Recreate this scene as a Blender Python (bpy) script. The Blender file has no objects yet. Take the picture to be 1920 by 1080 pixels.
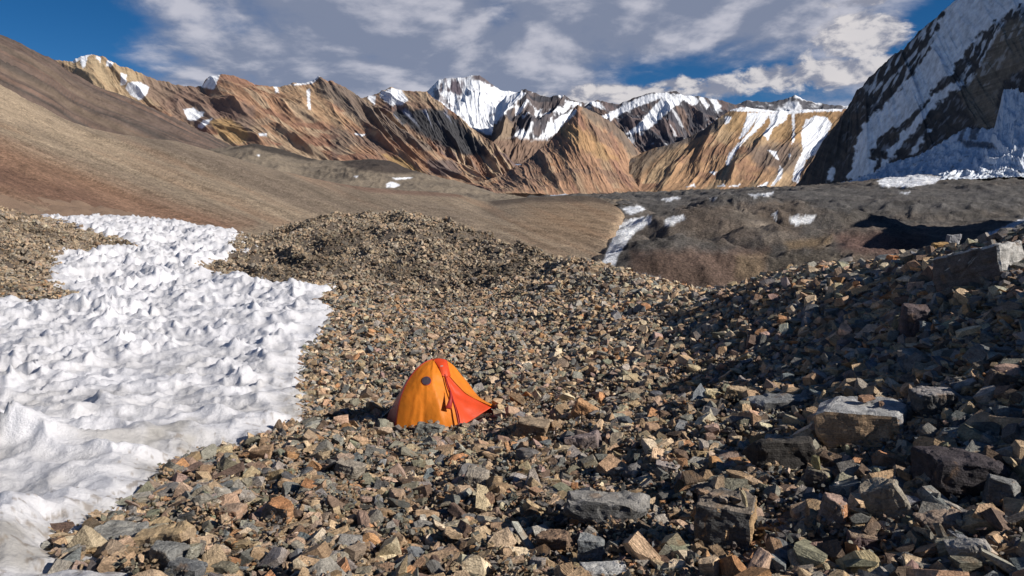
import bpy, bmesh, math, random
import numpy as np
from mathutils import Vector, Euler, Matrix

# ------------------------------------------------------------------ camera, sky, sun
F_PX = 1400.0; PITCH = math.radians(6.93)
SUN_EL = math.radians(30); SUN_H = (0.945, -0.327)
sc = bpy.context.scene
C = sc.collection
cam = bpy.data.objects.new('camera', bpy.data.cameras.new('camera')); C.objects.link(cam)
cam.data.sensor_width = 36; cam.data.lens = 36*F_PX/1920
cam.data.clip_start = 0.1; cam.data.clip_end = 60000
cam.rotation_euler = (math.pi/2-PITCH, 0, 0)
sc.camera = cam
sc.view_settings.view_transform = 'Standard'; sc.view_settings.look = 'None'
sc.view_settings.gamma = 1; sc.view_settings.exposure = 0.22
sc.cycles.max_bounces = 5; sc.cycles.diffuse_bounces = 3
sun_dir = Vector((SUN_H[0]*math.cos(SUN_EL), SUN_H[1]*math.cos(SUN_EL), math.sin(SUN_EL)))
sl = bpy.data.lights.new('sun', 'SUN'); sl.energy = 5.0; sl.angle = math.radians(0.5); sl.color = (1.0, 0.93, 0.84)
so = bpy.data.objects.new('sun', sl); C.objects.link(so)
so.rotation_euler = (-sun_dir).to_track_quat('-Z', 'Y').to_euler()
SKY_STRENGTH = 0.058

class NT:
    def __init__(s, nt): s.t = nt; s.n = nt.nodes; s.l = nt.links
    def node(s, ty, **k):
        n = s.n.new(ty)
        for a, b in k.items(): setattr(n, a, b)
        return n
    def put(s, inp, v):
        if v is None: return
        if isinstance(v, bpy.types.NodeSocket): s.l.new(v, inp)
        else: inp.default_value = v
    def math(s, op, a, b=None, c=None, clamp=False):
        n = s.node('ShaderNodeMath', operation=op, use_clamp=clamp)
        for i, v in enumerate((a, b, c)): s.put(n.inputs[i], v)
        return n.outputs[0]
    def vmath(s, op, a, b=None, scale=None):
        n = s.node('ShaderNodeVectorMath', operation=op); s.put(n.inputs[0], a); s.put(n.inputs[1], b)
        if scale is not None: s.put(n.inputs['Scale'], scale)
        return n.outputs[0]
    def noise(s, vec, scale, detail=6, rough=0.55, dist=0.0, lac=2.0):
        n = s.node('ShaderNodeTexNoise'); s.put(n.inputs['Vector'], vec)
        n.inputs['Scale'].default_value = scale; n.inputs['Detail'].default_value = detail
        n.inputs['Roughness'].default_value = rough; n.inputs['Distortion'].default_value = dist
        n.inputs['Lacunarity'].default_value = lac
        return n.outputs[0]
    def mapr(s, v, a, b, c=0.0, d=1.0, smooth=True):
        n = s.node('ShaderNodeMapRange', interpolation_type='SMOOTHSTEP' if smooth else 'LINEAR')
        s.put(n.inputs[0], v)
        for i, q in enumerate((a, b, c, d)): n.inputs[i+1].default_value = q
        return n.outputs[0]
    def mix(s, f, a, b, blend='MIX'):
        n = s.node('ShaderNodeMix', data_type='RGBA', blend_type=blend)
        s.put(n.inputs[0], f); s.put(n.inputs[6], a); s.put(n.inputs[7], b)
        return n.outputs[2]

def RGB(r, g, b): return (r, g, b, 1.0)

def build_world():
    w = bpy.data.worlds.new('World'); sc.world = w; w.use_nodes = True
    T = NT(w.node_tree); T.n.clear()
    out = T.node('ShaderNodeOutputWorld'); bg = T.node('ShaderNodeBackground')
    T.l.new(bg.outputs[0], out.inputs[0]); bg.inputs[1].default_value = SKY_STRENGTH
    sky = T.node('ShaderNodeTexSky', sky_type='NISHITA')
    sky.sun_disc = False; sky.sun_elevation = SUN_EL; sky.sun_rotation = math.atan2(SUN_H[0], SUN_H[1])
    sky.altitude = 4800; sky.air_density = 1.0; sky.dust_density = 0.25; sky.ozone_density = 3.5
    hs = T.node('ShaderNodeHueSaturation'); hs.inputs['Saturation'].default_value = 1.28; hs.inputs['Value'].default_value = 1.0
    T.l.new(sky.outputs[0], hs.inputs['Color'])
    tc = T.node('ShaderNodeTexCoord'); d = tc.outputs['Generated']
    sp = T.node('ShaderNodeSeparateXYZ'); T.l.new(d, sp.inputs[0])
    x, y, z = sp.outputs
    zc = T.math('MAXIMUM', z, 0.0)
    az = T.math('ARCTAN2', x, y)
    den = T.math('ADD', zc, 0.27)
    cb = T.node('ShaderNodeCombineXYZ')
    T.l.new(T.math('DIVIDE', x, den), cb.inputs[0]); T.l.new(T.math('DIVIDE', y, den), cb.inputs[1])
    p = cb.outputs[0]
    # soft layer, sampled twice (the second time shifted to the sun) for light and shade on the cloud
    off = (SUN_H[0]*0.07, SUN_H[1]*0.07, 0.0)
    n1 = T.noise(p, 2.1, 8, 0.52, 0.25)
    n1b = T.noise(T.vmath('ADD', p, off), 2.1, 8, 0.52, 0.25)
    nf = T.noise(p, 8.0, 6, 0.6, 0.2)
    # regional cover (azimuth, elevation in radians): the gaps and banks of this sky
    blobs = [(-0.62, .17, .17, .14, -.46), (-.33, .13, .20, .10, .22), (-.10, .20, .22, .10, .22), (.02, .12, .10, .07, .18),
             (.18, .165, .11, .026, -.07), (.34, .15, .09, .035, -.04), (.24, .235, .26, .05, .28), (-.05, .05, .5, .05, .12),
             (.10, .105, .05, .02, -.10), (.46, .19, .06, .05, -.10), (-.02, .24, .035, .03, -.2)]
    cov = None
    for a0, e0, sa, se, wt in blobs:
        u = T.math('DIVIDE', T.math('SUBTRACT', az, a0), sa); v = T.math('DIVIDE', T.math('SUBTRACT', z, e0), se)
        g = T.math('EXPONENT', T.math('MULTIPLY', T.math('ADD', T.math('MULTIPLY', u, u), T.math('MULTIPLY', v, v)), -1.0))
        g = T.math('MULTIPLY', g, wt)
        cov = g if cov is None else T.math('ADD', cov, g)
    dens = T.math('ADD', T.math('ADD', n1, T.math('MULTIPLY', T.math('SUBTRACT', nf, .5), .22)), cov)
    dens = T.math('SUBTRACT', dens, T.mapr(z, .38, .60, 0, .16))
    mask = T.mapr(dens, .41, .67)
    lit = T.math('ADD', T.math('MULTIPLY', T.math('SUBTRACT', n1, n1b), 3.2), T.math('MULTIPLY', T.math('SUBTRACT', nf, .5), .9))
    litm = T.mapr(T.math('ADD', lit, T.math('MULTIPLY', T.math('SUBTRACT', n1, .5), 1.0)), -.18, .42)
    S = 1.0/SKY_STRENGTH
    ccol = T.mix(litm, RGB(.19*S, .22*S, .305*S), RGB(.48*S, .48*S, .54*S))
    col = T.mix(T.math('MULTIPLY', mask, .93), hs.outputs[0], ccol)
    # cumulus: a second, puffier set near the mountains, each one placed by direction
    cb2 = T.node('ShaderNodeCombineXYZ'); T.l.new(az, cb2.inputs[0]); T.l.new(T.math('MULTIPLY', z, 1.7), cb2.inputs[1])
    q = cb2.outputs[0]
    m1 = T.noise(q, 26, 7, .6, .3); m1b = T.noise(T.vmath('ADD', q, (.012, .016, 0)), 26, 7, .6, .3)
    puffs = [(.425, .185, .055, .028, 1.0), (.455, .158, .06, .012, .6), (.33, .145, .05, .020, .8), (.26, .135, .06, .018, .7), (.14, .128, .12, .020, .8),
             (.415, .147, .12, .022, .8), (.48, .232, .035, .012, .9), (.42, .222, .05, .008, .6), (.22, .142, .05, .010, .7), (-.02, .29, .12, .016, .5)]
    pc = None
    for a0, e0, sa, se, wt in puffs:
        u = T.math('DIVIDE', T.math('SUBTRACT', az, a0), sa); v = T.math('DIVIDE', T.math('SUBTRACT', z, e0), se)
        g = T.math('MULTIPLY', T.math('EXPONENT', T.math('MULTIPLY', T.math('ADD', T.math('MULTIPLY', u, u), T.math('MULTIPLY', v, v)), -1.0)), wt)
        pc = g if pc is None else T.math('MAXIMUM', pc, g)
    pd = T.math('ADD', pc, T.math('MULTIPLY', T.math('SUBTRACT', m1, .5), 1.1))
    pm = T.mapr(pd, .30, .56)
    pl = T.mapr(T.math('ADD', T.math('MULTIPLY', T.math('SUBTRACT', m1, m1b), 2.4), pd), .2, .95)
    pcol = T.mix(pl, RGB(.22*S, .235*S, .30*S), RGB(.62*S, .59*S, .59*S))
    col = T.mix(T.math('MULTIPLY', pm, .9), col, pcol)
    T.l.new(col, bg.inputs[0])
build_world()

# ------------------------------------------------------------------ projection (used to lay the terrain out where the photo shows it)
cp, spn = math.cos(PITCH), math.sin(PITCH)
def to_world(px, py, Y):
    px = np.asarray(px, float); py = np.asarray(py, float); Y = np.asarray(Y, float)
    a = (px-960)/F_PX; b = (540-py)/F_PX
    dx = a; dy = cp + b*spn; dz = -spn + b*cp
    k = Y/dy
    return np.stack([dx*k, dy*k, dz*k], -1)
def project(P):
    P = np.asarray(P, float)
    dpt = P[..., 1]*cp - P[..., 2]*spn
    up = P[..., 1]*spn + P[..., 2]*cp
    dpt = np.maximum(dpt, 1e-3)
    return 960+F_PX*P[..., 0]/dpt, 540-F_PX*up/dpt

# ------------------------------------------------------------------ noise
def _h(ix, iy, seed):
    h = (ix.astype(np.int64)*374761393 + iy.astype(np.int64)*668265263 + seed*982451653) & 0xffffffff
    h = ((h ^ (h >> 13))*1274126177) & 0xffffffff
    h = ((h ^ (h >> 16))*2246822519) & 0xffffffff
    return (h ^ (h >> 15)) & 0xffffffff
def pn(x, y, seed=0):
    x = np.asarray(x, float); y = np.asarray(y, float)
    x, y = np.broadcast_arrays(x, y)
    ix = np.floor(x); iy = np.floor(y); fx = x-ix; fy = y-iy
    u = fx*fx*fx*(fx*(fx*6-15)+10); v = fy*fy*fy*(fy*(fy*6-15)+10)
    def g(dx, dy):
        a = _h(ix+dx, iy+dy, seed)*(2*math.pi/4294967296.0)
        return np.cos(a)*(fx-dx)+np.sin(a)*(fy-dy)
    a = g(0, 0); b = g(1, 0); c = g(0, 1); d = g(1, 1)
    return ((a+(b-a)*u)*(1-v)+(c+(d-c)*u)*v)*1.5
def fbm(x, y, o=5, seed=0, gain=.5, lac=2.03):
    s = 0; a = 1; t = 0
    for k in range(o):
        s = s + a*pn(x, y, seed+k*17); t += a; a *= gain; x = x*lac+3.1; y = y*lac+7.7
    return s/t
def ridged(x, y, o=5, seed=0, gain=.55, lac=2.1, ylac=None):
    s = 0; a = 1; t = 0; w = 1.0
    ylac = ylac or lac
    for k in range(o):
        n = (1-np.abs(pn(x, y, seed+k*13))*1.6); n = np.clip(n, 0, 1)**2
        s = s + a*n*w; t += a; w = np.clip(n*1.6, 0, 1); a *= gain; x = x*lac+1.7; y = y*ylac+5.3
    return s/t
def worley(x, y, seed=0):
    ix = np.floor(x); iy = np.floor(y); f1 = np.full(x.shape, 9.0); f2 = np.full(x.shape, 9.0)
    for dx in (-1, 0, 1):
        for dy in (-1, 0, 1):
            hx = _h(ix+dx, iy+dy, seed)/4294967296.0; hy = _h(ix+dx, iy+dy, seed+91)/4294967296.0
            d = (ix+dx+.1+.8*hx-x)**2+(iy+dy+.1+.8*hy-y)**2
            f2 = np.minimum(f2, np.maximum(f1, d)); f1 = np.minimum(f1, d)
    return f1, f2
def sstep(a, b, x):
    t = np.clip((x-a)/(b-a), 0, 1); return t*t*(3-2*t)
def poly_sd(x, y, poly):
    """signed distance, positive inside"""
    P = np.array(poly, float); n = len(P)
    d = np.full(x.shape, 1e18); ins = np.zeros(x.shape, bool)
    for i in range(n):
        x0, y0 = P[i]; x1, y1 = P[(i+1) % n]
        ex, ey = x1-x0, y1-y0; L = ex*ex+ey*ey+1e-12
        t = np.clip(((x-x0)*ex+(y-y0)*ey)/L, 0, 1)
        d = np.minimum(d, (x-x0-t*ex)**2+(y-y0-t*ey)**2)
        if abs(ey) > 1e-12:
            c = ((y0 > y) != (y1 > y)) & (x < ex*(y-y0)/ey+x0)
            ins ^= c
    d = np.sqrt(d)
    return np.where(ins, d, -d)

def mx(col, m, rgb):
    m = np.clip(m, 0, 1)[..., None]; return col*(1-m)+np.array(rgb)*m
# ------------------------------------------------------------------ materials
def new_mat(name):
    m = bpy.data.materials.new(name); m.use_nodes = True
    T = NT(m.node_tree); T.n.clear()
    out = T.node('ShaderNodeOutputMaterial'); b = T.node('ShaderNodeBsdfPrincipled')
    T.l.new(b.outputs[0], out.inputs[0]); b.inputs['Roughness'].default_value = .9
    b.inputs['Specular IOR Level'].default_value = .25
    return m, T, b, out
def bump(T, b, h, dist, strength=1.0):
    n = T.node('ShaderNodeBump'); n.inputs['Strength'].default_value = strength; n.inputs['Distance'].default_value = dist
    T.l.new(h, n.inputs['Height']); T.l.new(n.outputs[0], b.inputs['Normal'])
def terrain_mat(name, scale, bd, var=.35, rough=.92, detail=8, bscale=None, grain=None):
    m, T, b, out = new_mat(name)
    at = T.node('ShaderNodeAttribute', attribute_name='col'); g = T.node('ShaderNodeNewGeometry')
    n = T.noise(g.outputs['Position'], scale, detail, .68)
    f = T.mapr(n, .28, .72, 1-var, 1+var, False)
    cmb = T.node('ShaderNodeCombineXYZ')
    for i in range(3): T.l.new(f, cmb.inputs[i])
    base = T.mix(1.0, at.outputs['Color'], cmb.outputs[0], 'MULTIPLY')
    if grain:
        ng = T.noise(g.outputs['Position'], grain, 3, .75); fg = T.mapr(ng, .3, .7, .42, 1.62, False); c2 = T.node('ShaderNodeCombineXYZ')
        for i in range(3): T.l.new(fg, c2.inputs[i])
        base = T.mix(1.0, base, c2.outputs[0], 'MULTIPLY')
    T.l.new(base, b.inputs['Base Color'])
    b.inputs['Roughness'].default_value = rough
    n2 = T.noise(g.outputs['Position'], bscale or scale*1.3, detail, .7)
    bump(T, b, n2, bd)
    return m
def rock_mat(name, mode):
    m, T, b, out = new_mat(name)
    if mode == 'inst': a = T.node('ShaderNodeAttribute', attribute_type='INSTANCER', attribute_name='rcol').outputs['Color']
    elif mode == 'object': a = T.node('ShaderNodeObjectInfo').outputs['Color']
    else: a = T.node('ShaderNodeAttribute', attribute_name='col').outputs['Color']
    tc = T.node('ShaderNodeTexCoord'); g = T.node('ShaderNodeNewGeometry')
    o = tc.outputs['Object']; w = g.outputs['Position']
    n1 = T.noise(w, 9, 6, .62); n2 = T.noise(w, 55, 5, .65)
    mp = T.node('ShaderNodeMapping'); mp.inputs['Scale'].default_value = (1.2, 1.2, 11); T.l.new(o, mp.inputs[0])
    n3 = T.noise(mp.outputs[0], 2.2, 5, .6, .4)
    f = T.math('MULTIPLY', T.math('MULTIPLY', T.mapr(n1, .3, .7, .62, 1.36, False), T.mapr(n2, .25, .75, .55, 1.42, False)), T.mapr(n3, .3, .7, .78, 1.2, False))
    cmb = T.node('ShaderNodeCombineXYZ')
    for i in range(3): T.l.new(f, cmb.inputs[i])
    col = T.mix(1.0, a, cmb.outputs[0], 'MULTIPLY')
    stain = T.mapr(T.noise(w, 4.3, 5, .6, .5), .57, .72)          # iron staining and pale lichen / quartz films
    col = T.mix(T.math('MULTIPLY', stain, .42), col, RGB(.34, .20, .10))
    pale = T.mapr(T.noise(w, 13, 6, .7, .8), .63, .74)
    col = T.mix(T.math('MULTIPLY', pale, .45), col, RGB(.40, .38, .35))
    T.l.new(col, b.inputs['Base Color']); b.inputs['Roughness'].default_value = .82
    h = T.math('ADD', T.math('MULTIPLY', n3, 1.0), T.math('MULTIPLY', n2, .6)); h = T.math('ADD', h, T.math('MULTIPLY', n1, .8))
    bump(T, b, h, .032, 1.0)
    return m
M_rock_i = rock_mat('scree_rock', 'inst'); M_rock_o = rock_mat('loose_rock', 'object'); M_rock_v = rock_mat('boulder_rock', 'vert')

# ------------------------------------------------------------------ mesh helpers
def link_mesh(name, V, Fq, col=None, mat=None, smooth=True, parent=None, kind=None):
    me = bpy.data.meshes.new(name)
    V = np.ascontiguousarray(V, dtype=np.float32).reshape(-1, 3); Fq = np.ascontiguousarray(Fq, dtype=np.int32); k = Fq.shape[1]
    me.vertices.add(len(V)); me.vertices.foreach_set('co', V.ravel())
    me.loops.add(Fq.size); me.loops.foreach_set('vertex_index', Fq.ravel())
    me.polygons.add(len(Fq)); me.polygons.foreach_set('loop_start', np.arange(0, Fq.size, k, dtype=np.int32))
    me.polygons.foreach_set('use_smooth', np.full(len(Fq), smooth))
    me.update(calc_edges=True)
    if col is not None:
        a = me.color_attributes.new('col', 'FLOAT_COLOR', 'POINT')
        c4 = np.ones((len(V), 4), np.float32); c4[:, :3] = np.clip(col.reshape(-1, 3), 0, 1); a.data.foreach_set('color', c4.ravel())
    if mat: me.materials.append(mat)
    o = bpy.data.objects.new(name, me); C.objects.link(o); o.parent = parent
    if kind: o['kind'] = kind
    return o
def grid_faces(nv, nu, keep=None):
    i = np.arange((nv-1)*(nu-1)).reshape(nv-1, nu-1)
    r = np.arange(nv-1)[:, None]; c = np.arange(nu-1)[None, :]
    a = r*nu+c
    Fq = np.stack([a, a+1, a+nu+1, a+nu], -1)
    if keep is not None: Fq = Fq[keep]
    return Fq.reshape(-1, 4)

def tps(pts, val, lam=1e-4):
    P = np.array(pts, float); n = len(P)
    r2 = ((P[:, None]-P[None])**2).sum(-1)
    K = np.where(r2 > 0, r2*np.log(r2+1e-20)*.5, 0)+np.eye(n)*lam
    A = np.zeros((n+3, n+3)); A[:n, :n] = K; A[:n, n] = 1; A[:n, n+1:] = P; A[n, :n] = 1; A[n+1:, :n] = P.T
    w = np.linalg.solve(A, np.concatenate([val, np.zeros(3)]))
    def f(a, b):
        s = w[n]+w[n+1]*a+w[n+2]*b
        for i in range(n):
            r = (a-P[i, 0])**2+(b-P[i, 1])**2
            s = s+w[i]*.5*r*np.log(r+1e-20)
        return s
    return f
def control_surface(ctrl, extra=(), lam=1e-4, ks=2.2):
    pts = []; val = []
    for px, py, Y in ctrl:
        X, Yy, Z = to_world(px, py, Y); pts.append((ks*X/Y, math.log(Y))); val.append(Z/Y)
    for X, Y, Z in extra: pts.append((ks*X/Y, math.log(Y))); val.append(Z/Y)
    f = tps(pts, np.array(val), lam)
    return lambda X, Y: f(ks*X/Y, np.log(Y))*Y

# ------------------------------------------------------------------ near ground: the moraine hollow round the tent
near_ctrl = [
 (960,1080,5.5),(480,1080,5.6),(0,1080,5.8),(-300,1080,6),(1400,1080,5.0),(1700,1080,4.6),(1920,1080,4.3),(2250,1080,4.0),
 (350,960,7.3),(0,960,7.4),(600,840,10.2),(960,930,7.7),(825,806,11.8),(1100,900,8.0),(1350,1035,5.6),(1350,900,7.2),(1610,852,7.2),(1900,900,5.6),
 (1900,750,7.0),(1700,650,10.0),(1500,650,12.4),(1250,750,11.6),(1900,560,9.5),(1920,442,12.5),(2250,415,12.5),(1760,478,15.5),(1600,500,19),(1500,512,22.5),(1250,532,34),
 (1120,500,44),(1250,620,19.5),(1000,700,16),(1000,600,26),(1000,520,42),(1000,475,58),(850,425,74),(760,407,76),(640,404,76),(560,425,82),(470,452,88),
 (700,600,27),(620,540,40),(620,480,58),(850,520,48),(700,720,17),(0,800,13),(300,800,13),(0,680,20),(400,650,23),(0,562,35),(-300,600,30),(100,565,34),
 (300,520,46),(400,475,68),(440,442,100),(250,458,76),(0,480,54),(0,412,88),(-300,400,70),(100,400,135),(300,412,145),(450,437,140),(0,357,150),
 (2300,610,6.8),(2650,530,8.0),
 (1250,640,48),(1500,640,33),(1760,640,24),(1920,620,19),(2250,600,19),(1120,600,62),(1000,570,80),(850,520,98),(700,500,102),(560,480,110),
 (1920,700,60),(1500,700,80),(1000,600,150),(700,520,165),(500,470,170),(2250,700,60)]
near_extra = [(0,1,-1.65),(-1.5,1,-1.8),(1.5,1,-1.45),(0,2.6,-2.12),(2.5,2.6,-1.7),(-2.5,2.6,-2.3)]
_near = control_surface(near_ctrl, near_extra, 2e-4)
def near_z(X, Y):
    X = np.asarray(X, float); Y = np.asarray(Y, float)
    z = _near(X, Y)
    far = sstep(14, 60, Y)
    z = z + .10*fbm(X/1.7, Y/1.7, 3, 5)*sstep(2, 5, Y) + far*(.75*fbm(X/7, Y/7, 4, 9)+1.05*(ridged(X/5.2, Y/7.0, 3, 44)-.5))+.16*(ridged(X/1.6, Y/1.9, 3, 46)-.4)*sstep(3, 6, Y)
    return z
def hit_ground(px, py, y0=3.2, y1=170):
    Y = np.exp(np.linspace(math.log(y0), math.log(y1), 900)); P = to_world(px, py, Y)
    under = P[:, 2] < near_z(P[:, 0], P[:, 1])
    i = int(np.argmax(under)) if under.any() else len(Y)-1
    return P[i]

snow_px = [(-420,1200),(-420,640),(-150,580),(0,560),(40,570),(100,562),(135,552),(95,517),(80,509),(105,480),(180,472),(255,463),(215,444),(150,428),(75,403),(140,404),(200,403),
 (300,411),(400,428),(455,438),(440,455),(430,464),(470,467),(430,480),(400,492),(385,507),(410,513),(500,519),(490,531),(560,538),(620,540),(612,560),(635,590),(630,625),
 (580,650),(575,680),(570,720),(590,760),(570,790),(500,820),(400,850),(380,870),(330,890),(300,930),(200,975),(120,1010),(130,1040),(190,1060),(290,1090),(270,1200)]
snow_xy = [tuple(hit_ground(a, b)[:2]) for a, b in snow_px]
def snow_sd(X, Y):
    X = np.asarray(X, float); Y = np.asarray(Y, float)
    w = np.clip(Y*.028, .16, .9)
    return poly_sd(X, Y, snow_xy)+w*fbm(X/(w*3.5), Y/(w*3.5), 4, 61)*1.1

def build_near_ground():
    nv, nu = 330, 420
    s = np.linspace(-1.35, 1.45, nu)[None, :]; Y = np.exp(np.linspace(0, math.log(172), nv))[:, None]
    Y = np.broadcast_to(Y, (nv, nu)); X = s*Y
    Z = near_z(X, Y)
    col = np.empty(X.shape+(3,)); base = np.array([.155, .125, .098])
    n = fbm(X/2.5, Y/2.5, 5, 3)[..., None]; n2 = fbm(X/9, Y/9, 4, 31)[..., None]
    dark = np.array([.06, .055, .052])
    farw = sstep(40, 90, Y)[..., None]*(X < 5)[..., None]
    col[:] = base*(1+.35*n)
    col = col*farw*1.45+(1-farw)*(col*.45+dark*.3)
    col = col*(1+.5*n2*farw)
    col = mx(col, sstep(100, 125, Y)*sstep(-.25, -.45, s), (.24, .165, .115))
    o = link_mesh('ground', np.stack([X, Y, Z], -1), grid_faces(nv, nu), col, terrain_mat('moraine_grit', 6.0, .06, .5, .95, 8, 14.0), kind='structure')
    o['label'] = 'grey brown grit ground of the moraine hollow under the loose rocks'
build_near_ground()

def build_snow():
    nv, nu = 640, 520
    s = np.linspace(-1.15, -.20, nu)[None, :]; Y = np.exp(np.linspace(math.log(3.4), math.log(165), nv))[:, None]
    Y = np.broadcast_to(Y, (nv, nu)); X = s*Y
    base = near_z(X, Y); sd = snow_sd(X, Y)
    # sun cups: bowls round scattered centres that meet in cusps
    wx = X+.30*fbm(X/.8, Y/.8, 3, 7); wy = Y+.30*fbm(X/.8+9, Y/.8, 3, 8)
    a, b = .28, 1.0                                   # blades run a little across the view
    ux = (wx*1.0+wy*.25)/.90; uy = (wy*1.0-wx*.10)/.66
    f1, f2 = worley(ux, uy, 12); g1, g2 = worley(ux*2.3+4, uy*2.1+7, 40)
    big, _ = worley(ux*.42, uy*.45, 77)
    lump = np.clip(.8+.8*fbm(X/3.5, Y/3.5, 3, 21), .4, 1.6)*(1+.5*sstep(15, 60, Y))
    calm = .62+.38*sstep(5.2, 12, Y+.5*np.abs(X)-2*sstep(-2.2, -5, X))
    k1, k2 = worley(ux*.66+3, uy*.66+8, 19); nb = sstep(17, 10, Y); f1 = f1*(1-nb)+k1*1.25*nb
    h = .62*(.55*f1*f1+.45*f1)*1.15*lump*calm + (.24-.13*nb)*g1*lump*(.5+.5*calm) + (.34+.22*sstep(18, 9, Y))*big*calm + .03*fbm(X/.3, Y/.3, 3, 2)
    # a mound of old snow at the lower left corner
    h = h + .50*np.exp(-(((X+4.25)/.75)**2+((Y-6.2)/.8)**2))-.22*np.exp(-(((X+3.3)/.45)**2+((Y-6.6)/.7)**2))
    edge = sstep(-.1, 1.5, sd+.5*fbm(X/1.2, Y/.8, 3, 67))*.8
    Z = base + np.where(sd > -.85, -.10+.22*sstep(-.55, .60, sd+.5*fbm(X/.7, Y/.4, 3, 66))+h*edge, -.4)
    keep = (sd > -.8); kf = keep[:-1, :-1] | keep[1:, 1:]
    cup = np.clip(f1*1.6, 0, 1)
    dirt = np.clip(.8*(1-cup)*sstep(-.3, .3, fbm(X/1.9, Y/2.6, 5, 90)+.1)+.75*sstep(.15, .55, fbm(X/.8+3, Y/2.4, 5, 91))+(.5-.5*sstep(0, .7, sd))*.55, 0, 1)
    dirt = np.clip(dirt*(.35+.75*sstep(24, 7, Y))+.22*sstep(11, 6, Y)*sstep(-.3, .4, fbm(X/1.3, Y/1.3, 4, 93)), 0, 1)
    white = np.array([.73, .735, .775]); dc = np.array([.33, .31, .27])
    col = white*(1-.72*dirt[..., None])+dc*.72*dirt[..., None]
    strand = sstep(.35, .6, ridged(X/.7+Y*.1, Y/.35, 3, 55)*fbm(X/2, Y/2, 2, 56)*2.2)[..., None]*sstep(22, 8, Y)[..., None]
    col = col*(1-.35*strand)
    grit = sstep(.62, .75, fbm(X/.12, Y/.12, 3, 95)*.8+.55*sstep(1.6, 0, sd))[..., None]*sstep(30, 6, Y)[..., None]
    col = col*(1-.6*grit)+np.array([.22, .17, .12])*.6*grit
    m, T, bs, out = new_mat('old_snow')
    at = T.node('ShaderNodeAttribute', attribute_name='col'); g = T.node('ShaderNodeNewGeometry')
    n = T.noise(g.outputs['Position'], 7, 8, .7); f = T.mapr(n, .3, .7, .88, 1.06, False)
    cmb = T.node('ShaderNodeCombineXYZ')
    for i in range(3): T.l.new(f, cmb.inputs[i])
    T.l.new(T.mix(1.0, at.outputs['Color'], cmb.outputs[0], 'MULTIPLY'), bs.inputs['Base Color'])
    bs.inputs['Roughness'].default_value = .6; bs.inputs['Specular IOR Level'].default_value = .3
    bump(T, bs, T.noise(g.outputs['Position'], 12, 8, .72), .05, .8)
    o = link_mesh('snow_field', np.stack([X, Y, Z], -1), grid_faces(nv, nu, kf), col, m, kind='structure')
    o['label'] = 'tongue of old snow melted into sharp sun cups left of the scree'
    return
build_snow()

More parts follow.
